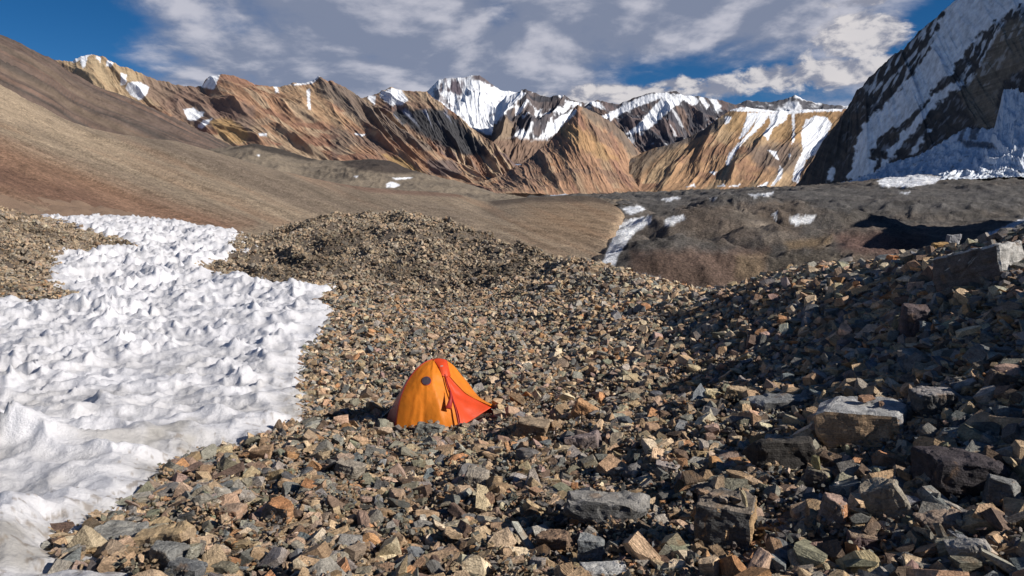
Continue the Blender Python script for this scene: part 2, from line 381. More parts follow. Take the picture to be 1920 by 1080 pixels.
# ------------------------------------------------------------------ far terrain
def lerp_list(L, t):
    L = np.array(L, float); k = np.linspace(0, 1, len(L))
    return np.stack([np.interp(t, k, L[:, i]) for i in range(L.shape[1])], -1)
def param(crest, n):
    L = np.array(crest, float); d = np.r_[0, np.cumsum(np.hypot(np.diff(L[:, 0]), np.diff(L[:, 1]))+1e-6)]
    return L, d/d[-1]
def ridge(name, crest, foot, nu, nv, prof=1.15, amp=60, fu=1/300, fv=1/1500, shear=0, seed=1, crest_jag=0, crest_keep=.25, paint=None,
          mat=None, back=(600, -400), smooth=True, octv=6, label=None, base=(.3, .2, .12), foot_keep=.3, fine=0, fvl=1.6, soft=0):
    Lc, tc = param(crest, nu); Lf = np.array(foot, float); tf = np.linspace(0, 1, len(Lf))
    if len(foot) == len(crest): tf = tc
    u = np.linspace(0, 1, nu)
    cw = to_world(*[np.interp(u, tc, Lc[:, i]) for i in range(3)]); fw = to_world(*[np.interp(u, tf, Lf[:, i]) for i in range(3)])
    if soft:
        k = np.hanning(2*soft+1); k /= k.sum()
        cw = np.stack([np.convolve(np.pad(cw[:, i], soft, mode='reflect', reflect_type='odd'), k, 'valid') for i in range(3)], -1)
        fw = np.stack([np.convolve(np.pad(fw[:, i], soft, mode='reflect', reflect_type='odd'), k, 'valid') for i in range(3)], -1)
    v = np.linspace(0, 1, nv)[:, None, None]
    P = fw[None]*(1-v)+cw[None]*v
    vv = v[..., 0]
    P[..., 2] = fw[None, :, 2]+(cw[None, :, 2]-fw[None, :, 2])*(vv**prof)
    run = np.hypot(cw[:, 0]-fw[:, 0], cw[:, 1]-fw[:, 1])
    # coordinates along the ridge and up the slope, in metres
    along = np.r_[0, np.cumsum(np.linalg.norm(np.diff((cw+fw)/2, axis=0)[:, :2], axis=1))]
    a = along[None, :]+shear*(vv*run[None, :]); b = vv*run[None, :]
    wa = a+.16/fu*fbm(a*fu*.6, b*fu*.6, 3, seed+3); 
    r = ridged(wa*fu, b*fv, octv, seed, .47, 2.1, fvl)-.45
    r = r+.35*fbm(a*fu*.35+5, b*fu*.35, 3, seed+9)
    w = (foot_keep+(1-foot_keep)*sstep(0, .35, vv))*(crest_keep+(1-crest_keep)*sstep(0, .3, 1-vv))
    th = (cw-fw); nn = np.stack([-(th[:, 0])*th[:, 2]/run, -(th[:, 1])*th[:, 2]/run, run], -1); nn /= np.linalg.norm(nn, axis=1)[:, None]
    disp = amp*r*w
    if fine: disp = disp+fine*(1.1*(ridged(a*fu*7+.3*fbm(b*fu, a*fu, 2, seed+5), b*fu*1.1, 4, seed+31, .6, 2.1, 2.3)-.4)+.55*fbm(a*fu*9, b*fu*8, 4, seed+30))*(.5+.5*w)
    P = P+nn[None]*disp[..., None]
    if crest_jag: P[..., 2] += crest_jag*(fbm(along*fu*5, along*0+seed, 5, seed+70)[None, :])*sstep(.75, 1, vv)
    # back side
    bk = []
    hd = th[:, :2]/run[:, None]
    for k in (.25, .6, 1.0):
        q = P[-1].copy(); q[:, :2] += hd*back[0]*k; q[:, 2] += back[1]*k; bk.append(q)
    Pa = np.concatenate([P, np.array(bk)], 0)
    PX, PY = project(Pa)
    A = np.concatenate([a, np.repeat(a[-1:], 3, 0)]); B = np.concatenate([b, np.repeat(b[-1:], 3, 0)]); Vv = np.concatenate([np.broadcast_to(vv, a.shape), np.ones((3, nu))])
    R = np.concatenate([r, np.repeat(r[-1:], 3, 0)])
    col = np.empty(Pa.shape); col[:] = base
    # flow direction on the surface: steepness for snow and scree
    gz = np.gradient(Pa[..., 2], axis=0); gh = np.hypot(np.gradient(Pa[..., 0], axis=0), np.gradient(Pa[..., 1], axis=0))+1e-6
    if paint: col = paint(col, dict(px=PX, py=PY, a=A, b=B, v=Vv, r=R, steep=gz/gh, u=np.broadcast_to(u, A.shape), P=Pa))
    o = link_mesh(name, Pa, grid_faces(Pa.shape[0], nu), col, mat, smooth, kind='structure')
    if label: o['label'] = label
    return o
def patch(g, poly, soft=3, rag=3, sc_=9, seed=0, sy=None):
    sy = sy or sc_
    d = poly_sd(g['px'], g['py'], poly)+rag*fbm(g['px']/sc_, g['py']/sy, 4, seed)*1.6
    return sstep(-soft, soft, d)
SNOW = (.82, .85, .90)
def streaks(g, k=1.0, seed=0, fa=1/60, fb=1/900):
    return fbm(g['a']*fa, g['b']*fb, 5, seed)*k
M_far = terrain_mat('far_mountain_rock', .012, 5, .26, .92, 9, .02)
M_far2 = terrain_mat('near_mountain_rock', .03, 5, .4, .9, 9, .04)
M_mid = terrain_mat('slope_scree', .22, .8, .30, .95, 9, .9, 1.1)
M_mor = terrain_mat('glacier_moraine', .10, 2.4, .42, .95, 10, .5, 1.3)
M_ice = terrain_mat('glacier_ice', .03, 3, .10, .6, 8, .05)

def rocky(col, g, pal, seed, fa=1/250, fb=1/1800):
    """mix a palette along gullies and beds"""
    n = fbm(g['a']*fa, g['b']*fb, 5, seed); n2 = fbm(g['a']*fa*.4+9, g['b']*fa*.5, 4, seed+5)
    col[:] = pal[0]
    for i, (c, t) in enumerate(zip(pal[1:], (-.05, .1, .22, .3))):
        k = (n if i % 2 == 0 else n2); sgn = 1 if i % 3 else -1
        col = mx(col, sstep(t, t+.22, k*sgn*1.3), c)
    col = col*(1+.45*fbm(g['a']*fa*5, g['b']*fb*4, 4, seed+8))[..., None]
    col = mx(col, sstep(.10, .45, g['r'])*.25, np.array(pal[0])*1.25)
    return col
ORANGE = (.345, .205, .128); TAN = (.40, .295, .20); BROWN = (.215, .142, .102); REDB = (.275, .155, .105); GREY = (.13, .118, .108); DARK = (.055, .055, .06); YEL = (.48, .33, .15); PLUM = (.17, .12, .11)

# dark rock of the snow range far behind, then forward
def p_m8(col, g):
    col[:] = (.10, .10, .115); return mx(col, sstep(.0, .3, fbm(g['a']/300, g['b']/400, 4, 4)+.1), SNOW)*.9
ridge('mountain', [(1360,205,13000),(1400,188,13000),(1440,192,13000),(1470,186,13000),(1491,178,13000),(1505,186,13000),(1530,193,13000),(1600,200,13000)],
      [(1360,240,12000),(1600,240,12000)], 160, 50, 1, 80, 1/400, 1/900, 0, 3, 25, paint=p_m8, mat=M_far, label='small dark peak with snow streaks poking up behind the orange ridge')

def p_m3(col, g):
    col[:] = (.80, .83, .88)
    # bare ribs high on the face
    ribs = patch(g, [(818,170),(832,150),(850,146),(880,146),(878,180),(862,182),(845,172),(825,172)], 4, 7, 7, 3, 14)
    n = fbm(g['a']/70, g['b']/500, 4, 9)
    col = mx(col, ribs*sstep(-.15, .1, n), (.12, .10, .12))
    col = mx(col, patch(g, [(888,138),(915,140),(940,165),(925,163),(900,152),(885,148)], 3, 3, 6, 4), (.13, .11, .12))
    col = mx(col, patch(g, [(815,165),(830,180),(850,200),(835,198),(812,180)], 3, 5, 6, 5)*.8, (.13, .11, .12))
    col = mx(col, sstep(.22, .4, fbm(g['a']/120, g['b']/160, 5, 12))*.6, (.2, .19, .22))
    col = mx(col, patch(g, [(780,230),(860,236),(930,256),(1000,262),(1000,330),(780,330)], 3, 3, 8, 6), BROWN)
    return col
ridge('mountain', [(780,185,11000),(804,167,11000),(822,149,11000),(838,147,11000),(852,145,11000),(868,145,11000),(885,140,11000),(900,141,11000),(912,149,11000),(925,158,11000),(940,168,11000),(965,171,11000),(985,172,11000),(1010,185,11000)],
      [(760,300,8500),(1030,300,8500)], 380, 150, 1.5, 170, 1/420, 1/1800, .1, 11, 20, .15, p_m3, M_far, fine=8, label='tall snow covered peak with dark rock ribs in the middle of the far range')

def p_m4(col, g):
    col = rocky(col, g, [(.075,.07,.08),(.12,.10,.10),(.05,.05,.06),(.16,.12,.10)], 20, 1/160, 1/900)
    col = mx(col, sstep(.12, .28, fbm(g['a']/110, g['b']/350, 5, 77)+.04)*.85*sstep(.25, .5, g['v']), SNOW)
    for i, p in enumerate([[(930,190),(960,172),(985,174),(965,195),(945,215),(925,235),(905,245)], [(1075,205),(1090,212),(1060,228),(1045,250),(1020,262),(985,270),(1010,258),(1030,238),(1045,222)], [(1060,188),(1085,192),(1090,200),(1068,197)]]):
        col = mx(col, patch(g, p, 2, 4, 6, 30+i), SNOW)
    col = mx(col, patch(g, [(900,250),(1000,262),(1100,262),(1100,330),(880,330)], 4, 3, 8, 6), (.20,.135,.10))
    col = mx(col, patch(g, [(925,235),(950,220),(965,240),(960,262),(925,262)], 4, 5, 8, 6), (.24,.18,.13))
    return col
ridge('mountain', [(930,195,9500),(950,176,9500),(970,172,9500),(985,168,9500),(1000,175,9500),(1018,180,9500),(1040,176,9500),(1055,178,9500),(1068,184,9500),(1085,187,9500),(1105,193,9500),(1120,190,9500),(1150,194,9500),(1180,198,9500)],
      [(900,310,7000),(1180,310,7200)], 360, 140, 1.3, 200, 1/380, 1/1500, -.1, 14, 25, .3, p_m4, M_far, fine=8, label='dark rocky peaks streaked with snow right of the white peak')

def p_m6(col, g):
    col = rocky(col, g, [(.085,.08,.09),(.13,.10,.10),(.06,.06,.075),(.17,.12,.10)], 24, 1/170, 1/900)
    col = mx(col, sstep(.2, .36, fbm(g['a']/120, g['b']/300, 5, 74))*.5, SNOW)
    for i, p in enumerate([[(1128,218),(1150,208),(1180,192),(1215,176),(1250,173),(1247,180),(1235,186),(1205,196),(1180,206),(1150,222),(1140,232),(1122,222)],
                           [(1250,172),(1235,190),(1215,212),(1196,234),(1180,246),(1172,252),(1190,250),(1215,242),(1228,232),(1248,215),(1262,200),(1275,196),(1280,185),(1262,180)],
                           [(1262,176),(1300,178),(1312,190),(1300,198),(1285,190),(1270,182)],
                           [(1310,182),(1318,182),(1330,198),(1325,205)], [(1330,184),(1344,186),(1352,200),(1342,208),(1338,196)], [(1100,190),(1122,188),(1130,205),(1115,200)]]):
        col = mx(col, patch(g, p, 1.6, 2.2, 6, 40+i), SNOW)
    return col
ridge('mountain', [(1090,205,9300),(1110,190,9300),(1130,187,9300),(1160,193,9300),(1190,180,9300),(1215,175,9300),(1250,172,9300),(1262,171,9300),(1280,176,9300),(1310,178,9300),(1335,182,9300),(1360,188,9300),(1375,193,9300),(1400,196,9300)],
      [(1080,320,7200),(1400,320,7200)], 400, 140, 1.2, 130, 1/420, 1/1500, .2, 15, 15, .3, p_m6, M_far, fine=10, label='snow striped dark massif behind the orange pyramid')

def p_m2(col, g):
    col = rocky(col, g, [BROWN, TAN, PLUM, REDB], 27, 1/160, 1/1200)
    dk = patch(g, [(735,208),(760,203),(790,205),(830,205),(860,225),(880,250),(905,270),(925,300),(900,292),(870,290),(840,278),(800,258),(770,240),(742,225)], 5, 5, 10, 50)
    col = mx(col, dk, DARK)  # cloud shadow over this flank, painted in as a dark colour
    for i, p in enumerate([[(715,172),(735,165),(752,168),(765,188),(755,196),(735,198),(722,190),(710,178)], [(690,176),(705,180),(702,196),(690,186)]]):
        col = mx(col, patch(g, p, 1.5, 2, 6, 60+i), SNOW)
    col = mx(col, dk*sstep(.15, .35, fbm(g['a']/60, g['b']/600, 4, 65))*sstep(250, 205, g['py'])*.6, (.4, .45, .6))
    return col
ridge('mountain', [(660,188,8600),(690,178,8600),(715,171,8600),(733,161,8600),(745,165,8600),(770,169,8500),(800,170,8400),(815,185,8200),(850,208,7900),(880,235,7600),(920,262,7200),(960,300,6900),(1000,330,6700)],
      [(680,330,6600),(1000,355,6300)], 420, 150, 1.1, 100, 1/300, 1/1500, .4, 17, 10, .3, p_m2, M_far, fine=10, label='brown mountain with a cloud-shadow toned flank and small snow cap left of the white peak')

def p_m1(col, g):
    col = rocky(col, g, [ORANGE, TAN, REDB, (.27,.18,.13), (.36,.25,.17)], 28, 1/220, 1/2200)
    col = mx(col, patch(g, [(100,110),(160,95),(240,120),(310,150),(340,160),(300,200),(220,190),(150,150)], 10, 10, 14, 70)*.7, (.40,.31,.19))
    col = mx(col, patch(g, [(270,140),(375,160),(400,180),(480,200),(470,250),(350,235),(310,205),(260,175)], 8, 8, 14, 71)*.75, (.20,.14,.115))
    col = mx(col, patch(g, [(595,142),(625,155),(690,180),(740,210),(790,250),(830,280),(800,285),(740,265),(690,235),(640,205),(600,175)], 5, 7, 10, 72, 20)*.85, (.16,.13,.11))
    col = mx(col, patch(g, [(800,300),(850,300),(870,330),(830,330),(805,325)], 4, 4, 6, 73)*.8, (.13,.105,.105))
    col = mx(col, patch(g, [(500,160),(590,160),(620,200),(660,230),(620,235),(560,200)], 8, 6, 14, 74)*.6, (.44,.30,.18))
    col = mx(col, patch(g, [(390,225),(430,222),(470,250),(455,272),(420,262)], 5, 5, 8, 75)*.8, (.45,.29,.13))
    col = mx(col, patch(g, [(715,288),(760,300),(800,330),(780,332),(740,310)], 4, 4, 8, 76)*.8, (.46,.31,.14))
    col = mx(col, patch(g, [(620,235),(660,248),(700,265),(710,282),(660,270),(640,290),(620,300)], 4, 5, 8, 77)*.6, (.15,.11,.095))
    for i, p in enumerate([[(132,114),(150,102),(168,97),(176,100),(165,106),(160,125),(155,128),(150,113),(140,118)], [(180,104),(190,110),(188,116),(180,110)], [(200,112),(212,118),(208,126),(199,124)],
                           [(226,137),(238,140),(236,158),(226,160)], [(240,155),(262,153),(280,163),(275,178),(262,188),(245,178),(235,166)], [(378,163),(395,140),(415,136),(408,150),(402,168),(385,165)],
                           [(344,205),(362,202),(372,208),(384,210),(380,218),(364,227),(352,224)], [(370,237),(380,226),(398,222),(390,232),(378,242)], [(513,160),(519,158),(523,174),(517,174)],
                           [(540,159),(575,154),(595,141),(600,143),(585,157),(560,160)], [(575,168),(581,166),(582,205),(577,205)], [(485,250),(500,250),(500,255),(487,255)], [(662,250),(685,252),(680,256)]]):
        col = mx(col, patch(g, p, 1.3, 1.6, 5, 80+i), SNOW)
    return col
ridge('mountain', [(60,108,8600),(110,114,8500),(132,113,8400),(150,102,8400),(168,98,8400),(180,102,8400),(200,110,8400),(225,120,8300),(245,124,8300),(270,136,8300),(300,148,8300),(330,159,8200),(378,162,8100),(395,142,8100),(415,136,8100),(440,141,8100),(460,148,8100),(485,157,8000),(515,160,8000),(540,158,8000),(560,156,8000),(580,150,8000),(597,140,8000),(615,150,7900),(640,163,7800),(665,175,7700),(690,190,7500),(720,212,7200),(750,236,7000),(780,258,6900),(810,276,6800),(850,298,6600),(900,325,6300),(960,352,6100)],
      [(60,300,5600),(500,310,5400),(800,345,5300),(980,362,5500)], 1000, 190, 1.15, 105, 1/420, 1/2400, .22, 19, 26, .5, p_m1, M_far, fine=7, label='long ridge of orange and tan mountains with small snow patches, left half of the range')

def p_m5(col, g):
    col = rocky(col, g, [(.36,.215,.135), (.36,.25,.165), (.24,.155,.11), (.30,.17,.12), (.34,.20,.12)], 33, 1/110, 1/1500)
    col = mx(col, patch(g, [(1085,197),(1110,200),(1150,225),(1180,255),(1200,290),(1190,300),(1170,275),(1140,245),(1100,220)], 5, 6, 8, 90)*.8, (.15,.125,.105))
    col = mx(col, patch(g, [(940,325),(980,285),(1020,270),(1030,300),(1010,350),(930,350)], 6, 6, 10, 91)*.55, (.20,.13,.105))
    col = mx(col, patch(g, [(1045,240),(1075,235),(1110,250),(1160,300),(1130,300),(1080,275)], 6, 6, 10, 92)*.5, (.46,.29,.13))
    col = mx(col, patch(g, [(1060,220),(1080,205),(1078,215),(1062,228)], 2, 3, 6, 93), SNOW)
    return col
ridge('mountain', [(880,345,5250),(920,333,5350),(950,322,5450),(985,300,5600),(1010,282,5700),(1035,258,5830),(1055,234,5920),(1070,210,5970),(1083,196,6000),(1100,201,6000),(1120,210,6000),(1145,228,6000),(1165,245,6000),(1185,268,6000),(1200,285,6000),(1230,305,6000)],
      [(880,362,4650),(1060,364,4700),(1240,362,4900)], 520, 190, 1.12, 46, 1/190, 1/2000, .25, 23, 14, .6, p_m5, M_far, fine=4.5, label='orange pyramid shaped peak with fine vertical ribs at the centre')

def p_m7(col, g):
    col = rocky(col, g, [(.38,.235,.135), (.38,.27,.165), (.28,.165,.105), (.25,.17,.11)], 36, 1/150, 1/1500)
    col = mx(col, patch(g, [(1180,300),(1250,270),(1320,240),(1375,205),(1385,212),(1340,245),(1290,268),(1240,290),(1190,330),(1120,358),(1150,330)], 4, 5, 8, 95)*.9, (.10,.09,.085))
    col = mx(col, patch(g, [(1200,290),(1280,270),(1290,285),(1230,310),(1180,350),(1130,356)], 5, 6, 8, 96)*.6, (.20,.145,.095))
    col = mx(col, patch(g, [(1370,205),(1580,203),(1560,250),(1500,270),(1430,260),(1360,245)], 8, 6, 10, 97)*.7, (.33,.21,.10))
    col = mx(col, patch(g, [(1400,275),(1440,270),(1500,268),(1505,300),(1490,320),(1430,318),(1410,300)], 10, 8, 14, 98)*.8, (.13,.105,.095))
    for i, p in enumerate([[(1365,197),(1395,193),(1425,196),(1440,204),(1480,205),(1540,202),(1584,200),(1578,208),(1520,210),(1490,214),(1455,212),(1425,210),(1370,208)],
                           [(1402,212),(1428,210),(1410,236),(1395,255),(1385,262),(1392,245)], [(1425,210),(1445,212),(1432,232),(1400,262),(1378,285),(1366,310),(1360,308),(1366,290),(1385,268),(1410,244)],
                           [(1440,212),(1478,212),(1474,226),(1450,240),(1440,262),(1430,252),(1445,232)], [(1484,210),(1490,212),(1490,262),(1485,270),(1486,240)],
                           [(1510,225),(1530,217),(1550,220),(1560,232),(1545,265),(1530,288),(1512,300),(1500,330),(1498,345),(1485,338),(1492,310),(1505,285),(1502,250)],
                           [(1360,218),(1372,218),(1366,232),(1360,232)], [(1440,282),(1456,284),(1460,300),(1450,292)], [(1478,288),(1482,290),(1480,298)],
                           [(1462,310),(1468,318),(1464,335),(1450,348),(1446,348),(1458,330)], [(1288,350),(1302,344),(1304,350)], [(1344,350),(1356,345),(1360,349)], [(1366,350),(1388,345),(1384,350)], [(1420,350),(1442,340),(1436,350)],
                           [(1330,322),(1343,322),(1340,328)]]):
        col = mx(col, patch(g, p, 1.4, 2.0, 5, 110+i), SNOW)
    return col
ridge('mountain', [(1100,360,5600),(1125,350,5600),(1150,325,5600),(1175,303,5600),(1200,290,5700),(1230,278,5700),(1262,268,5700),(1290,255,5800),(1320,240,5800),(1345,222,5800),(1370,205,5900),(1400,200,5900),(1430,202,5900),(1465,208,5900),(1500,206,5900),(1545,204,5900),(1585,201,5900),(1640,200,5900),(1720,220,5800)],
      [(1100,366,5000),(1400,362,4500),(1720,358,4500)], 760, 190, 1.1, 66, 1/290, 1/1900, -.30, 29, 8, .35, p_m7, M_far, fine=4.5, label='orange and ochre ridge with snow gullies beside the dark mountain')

def p_l0(col, g):
    n = fbm(g['a']/45, g['b']/700, 5, 130)
    col[:] = (.115,.085,.072)
    col = mx(col, sstep(-.05, .25, n), (.072,.060,.054)); col = mx(col, sstep(.1, .35, fbm(g['a']/120, g['b']/900, 4, 133))*.7, (.16,.12,.09))
    col = mx(col, sstep(.15, .4, fbm(g['a']/25, g['b']/300, 4, 135))*.5, (.19,.12,.09))
    return col*(1+.3*fbm(g['a']/9, g['b']/60, 4, 136))[..., None]
ridge('mountain', [(-500,-120,1500),(-200,-20,1700),(0,62,1900),(30,76,1930),(60,92,1950),(100,112,2000),(135,138,2050),(180,160,2100),(230,178,2150),(290,203,2200),(340,228,2250),(390,252,2300),(440,276,2350),(480,300,2400)],
      [(-500,240,900),(0,330,1100),(480,340,1700)], 640, 170, 1.05, 22, 1/110, 1/900, 1.3, 43, 4, .4, p_l0, M_far2, fine=1.3, label='steep dark brown mountainside falling from the upper left corner')

def p_l1(col, g):
    col[:] = (.20,.165,.125); n = fbm(g['a']/70, g['b']/90, 5, 140)
    col = mx(col, sstep(-.1, .3, n)*.6, (.15,.125,.098))
    col = mx(col, patch(g, [(480,266),(540,282),(600,300),(580,303),(530,292),(470,276),(430,280)], 3, 2, 12, 141)*.95, (.05,.042,.036))
    col = mx(col, patch(g, [(640,302),(700,297),(740,300),(790,325),(740,326),(680,320),(650,312)], 3, 2, 12, 142)*.95, (.05,.040,.035))
    for p in [[(724,345),(735,340),(750,347),(740,352),(725,351)], [(735,333),(775,332),(770,335),(742,337)], [(480,290),(488,290),(486,294)], [(664,330),(672,330),(668,334)]]:
        col = mx(col, patch(g, p, 1, 1, 6, 143), SNOW)
    return col*(1+.25*fbm(g['a']/12, g['b']/12, 4, 145))[..., None]
ridge('hill', [(330,290,1250),(400,279,1250),(440,274,1250),(480,268,1250),(520,276,1250),(560,290,1250),(600,300,1250),(650,300,1250),(700,297,1250),(735,303,1250),(775,320,1250),(830,334,1250),(880,345,1250),(930,362,1250),(1000,372,1250),(1180,374,1250)],
      [(330,345,760),(700,375,760),(1180,385,760)], 420, 90, .9, 9, 1/90, 1/120, 0, 47, 1.5, .3, p_l1, M_mid, fine=1.2, back=(200, -60), label='low rounded moraine hill with dark humps below the orange mountains')

def p_l2(col, g):
    u, v = g['u'], g['v']
    q = g['py']-.42*g['px']           # streaks run down to the right
    st = fbm(g['px']/420+q/300, q/26, 5, 150); st2 = fbm(g['px']/160, q/9, 5, 151)
    col[:] = (.285,.225,.162)
    col = mx(col, sstep(-.05, .35, st)*.7, (.20,.155,.115)); col = mx(col, sstep(.05, .4, -st)*.55, (.26,.165,.105))
    d = poly_sd(g['px'], g['py'], [(-300,215),(0,262),(90,300),(200,340),(330,385),(470,420),(420,435),(250,420),(120,390),(0,370),(-300,330)])+14*st
    col = mx(col, sstep(-24, 20, d)*.72, (.25,.135,.085))
    d = poly_sd(g['px'], g['py'], [(-300,270),(0,305),(60,330),(150,352),(240,400),(200,402),(90,380),(0,348),(-300,320)])+12*st2
    col = mx(col, sstep(-14, 14, d)*.6, (.13,.072,.052))
    d = poly_sd(g['px'], g['py'], [(-200,120),(20,160),(120,235),(300,310),(450,370),(600,405),(520,412),(380,370),(200,300),(60,235),(-200,200)])+10*st
    col = mx(col, sstep(-8, 14, d)*.75, (.37,.29,.205))
    d = poly_sd(g['px'], g['py'], [(170,240),(330,263),(420,285),(560,325),(700,360),(850,385),(1000,400),(850,420),(700,410),(560,380),(400,330),(260,285)])+10*st
    col = mx(col, sstep(-10, 12, d)*.45, (.155,.125,.10))
    # reddish crest line and the ochre bulge at its end
    d = poly_sd(g['px'], g['py'], [(600,325),(700,347),(860,360),(870,370),(780,366),(690,360),(600,338)])
    col = mx(col, sstep(-3, 3, d)*.6, (.16,.085,.065))
    d = poly_sd(g['px'], g['py'], [(1060,392),(1150,400),(1140,430),(1100,445),(1060,435),(1000,415)])+14*st
    col = mx(col, sstep(-60, 25, d)*.6, (.30,.20,.12))
    d = poly_sd(g['px'], g['py'], [(905,374),(940,360),(1130,360),(1165,388),(1120,379),(1000,378),(930,386)])
    col = mx(col, sstep(-4, 4, d+5*st2)*.7, (.065,.050,.042))
    rill = ridged((g['px']+1.9*g['py'])/330+.4*st, (g['py']-.42*g['px'])/13, 4, 158)
    col = col*(1+.32*st2)[..., None]*(1-.22*sstep(.45, .8, rill))[..., None]
    return col*(1+.30*fbm(g['px']/3.2, g['py']/2.6, 3, 156))[..., None]
ridge('hill', [(-600,-30,300),(-300,60,340),(-100,115,380),(0,155,410),(60,190,450),(110,217,480),(180,243,530),(260,257,560),(340,266,590),(420,288,620),(500,313,640),(580,332,660),(650,346,670),(710,353,670),(790,358,660),(860,363,650),(910,378,620),(940,374,610),(985,369,600),(1060,365,590),(1110,367,570),(1135,374,540),(1158,388,500),(1172,398,470),(1176,402,480),(1172,408,520)],
      [(-600,470,60),(-300,430,85),(-150,412,110),(0,405,120),(60,405,130),(110,410,140),(180,425,150),(260,440,160),(340,450,165),(420,455,170),(500,460,175),(580,475,180),(650,490,185),(710,500,190),(790,520,200),(860,530,210),(910,535,215),(940,540,220),(985,545,225),(1060,550,230),(1090,550,235),(1105,545,240),(1120,535,250),(1128,525,265),(1142,525,300),(1160,520,380)],
      1000, 300, 1.12, 5.5, 1/85, 1/700, 1.0, 51, .8, .25, p_l2, M_mid, fine=.45, back=(80, -50), octv=4, soft=16, label='long smooth scree slope in brown and rust streaks, left of the valley')

# moraine covered glacier, right of the valley
mor_ctrl = [(1050,366,2700),(1120,364,2700),(1300,357,2700),(1500,350,2700),(1560,350,2600),(1600,345,2450),(1650,338,2300),(1710,331,2200),(1780,333,2150),(1850,339,2100),(1920,334,2000),(2250,334,2000),(2600,334,2000),
 (1100,380,1300),(1200,376,1200),(1350,372,1100),(1500,368,1200),(1650,360,1300),(1800,362,1200),(2000,362,1200),
 (1160,392,700),(1220,395,650),(1300,376,560),(1400,371,540),(1480,378,560),(1560,385,620),(1700,382,650),(1900,382,650),(2200,380,650),
 (1220,425,380),(1300,425,370),(1400,432,340),(1500,437,330),(1600,436,330),(1750,405,420),(1900,398,420),(2200,390,420),
 (1160,450,340),(1140,500,290),(1120,540,260),(1170,470,290),(1240,447,270),(1330,452,262),(1420,466,258),(1460,480,262),(1500,470,250),(1560,462,240),(1640,460,235),
 (1200,520,205),(1300,520,200),(1400,520,200),(1440,520,215),(1520,500,190),(1620,500,180),(1250,600,150),(1450,600,140),(1700,470,240),(1900,450,240),(1800,540,150),(2200,460,220)]
_mor = control_surface(mor_ctrl, (), 1e-4)
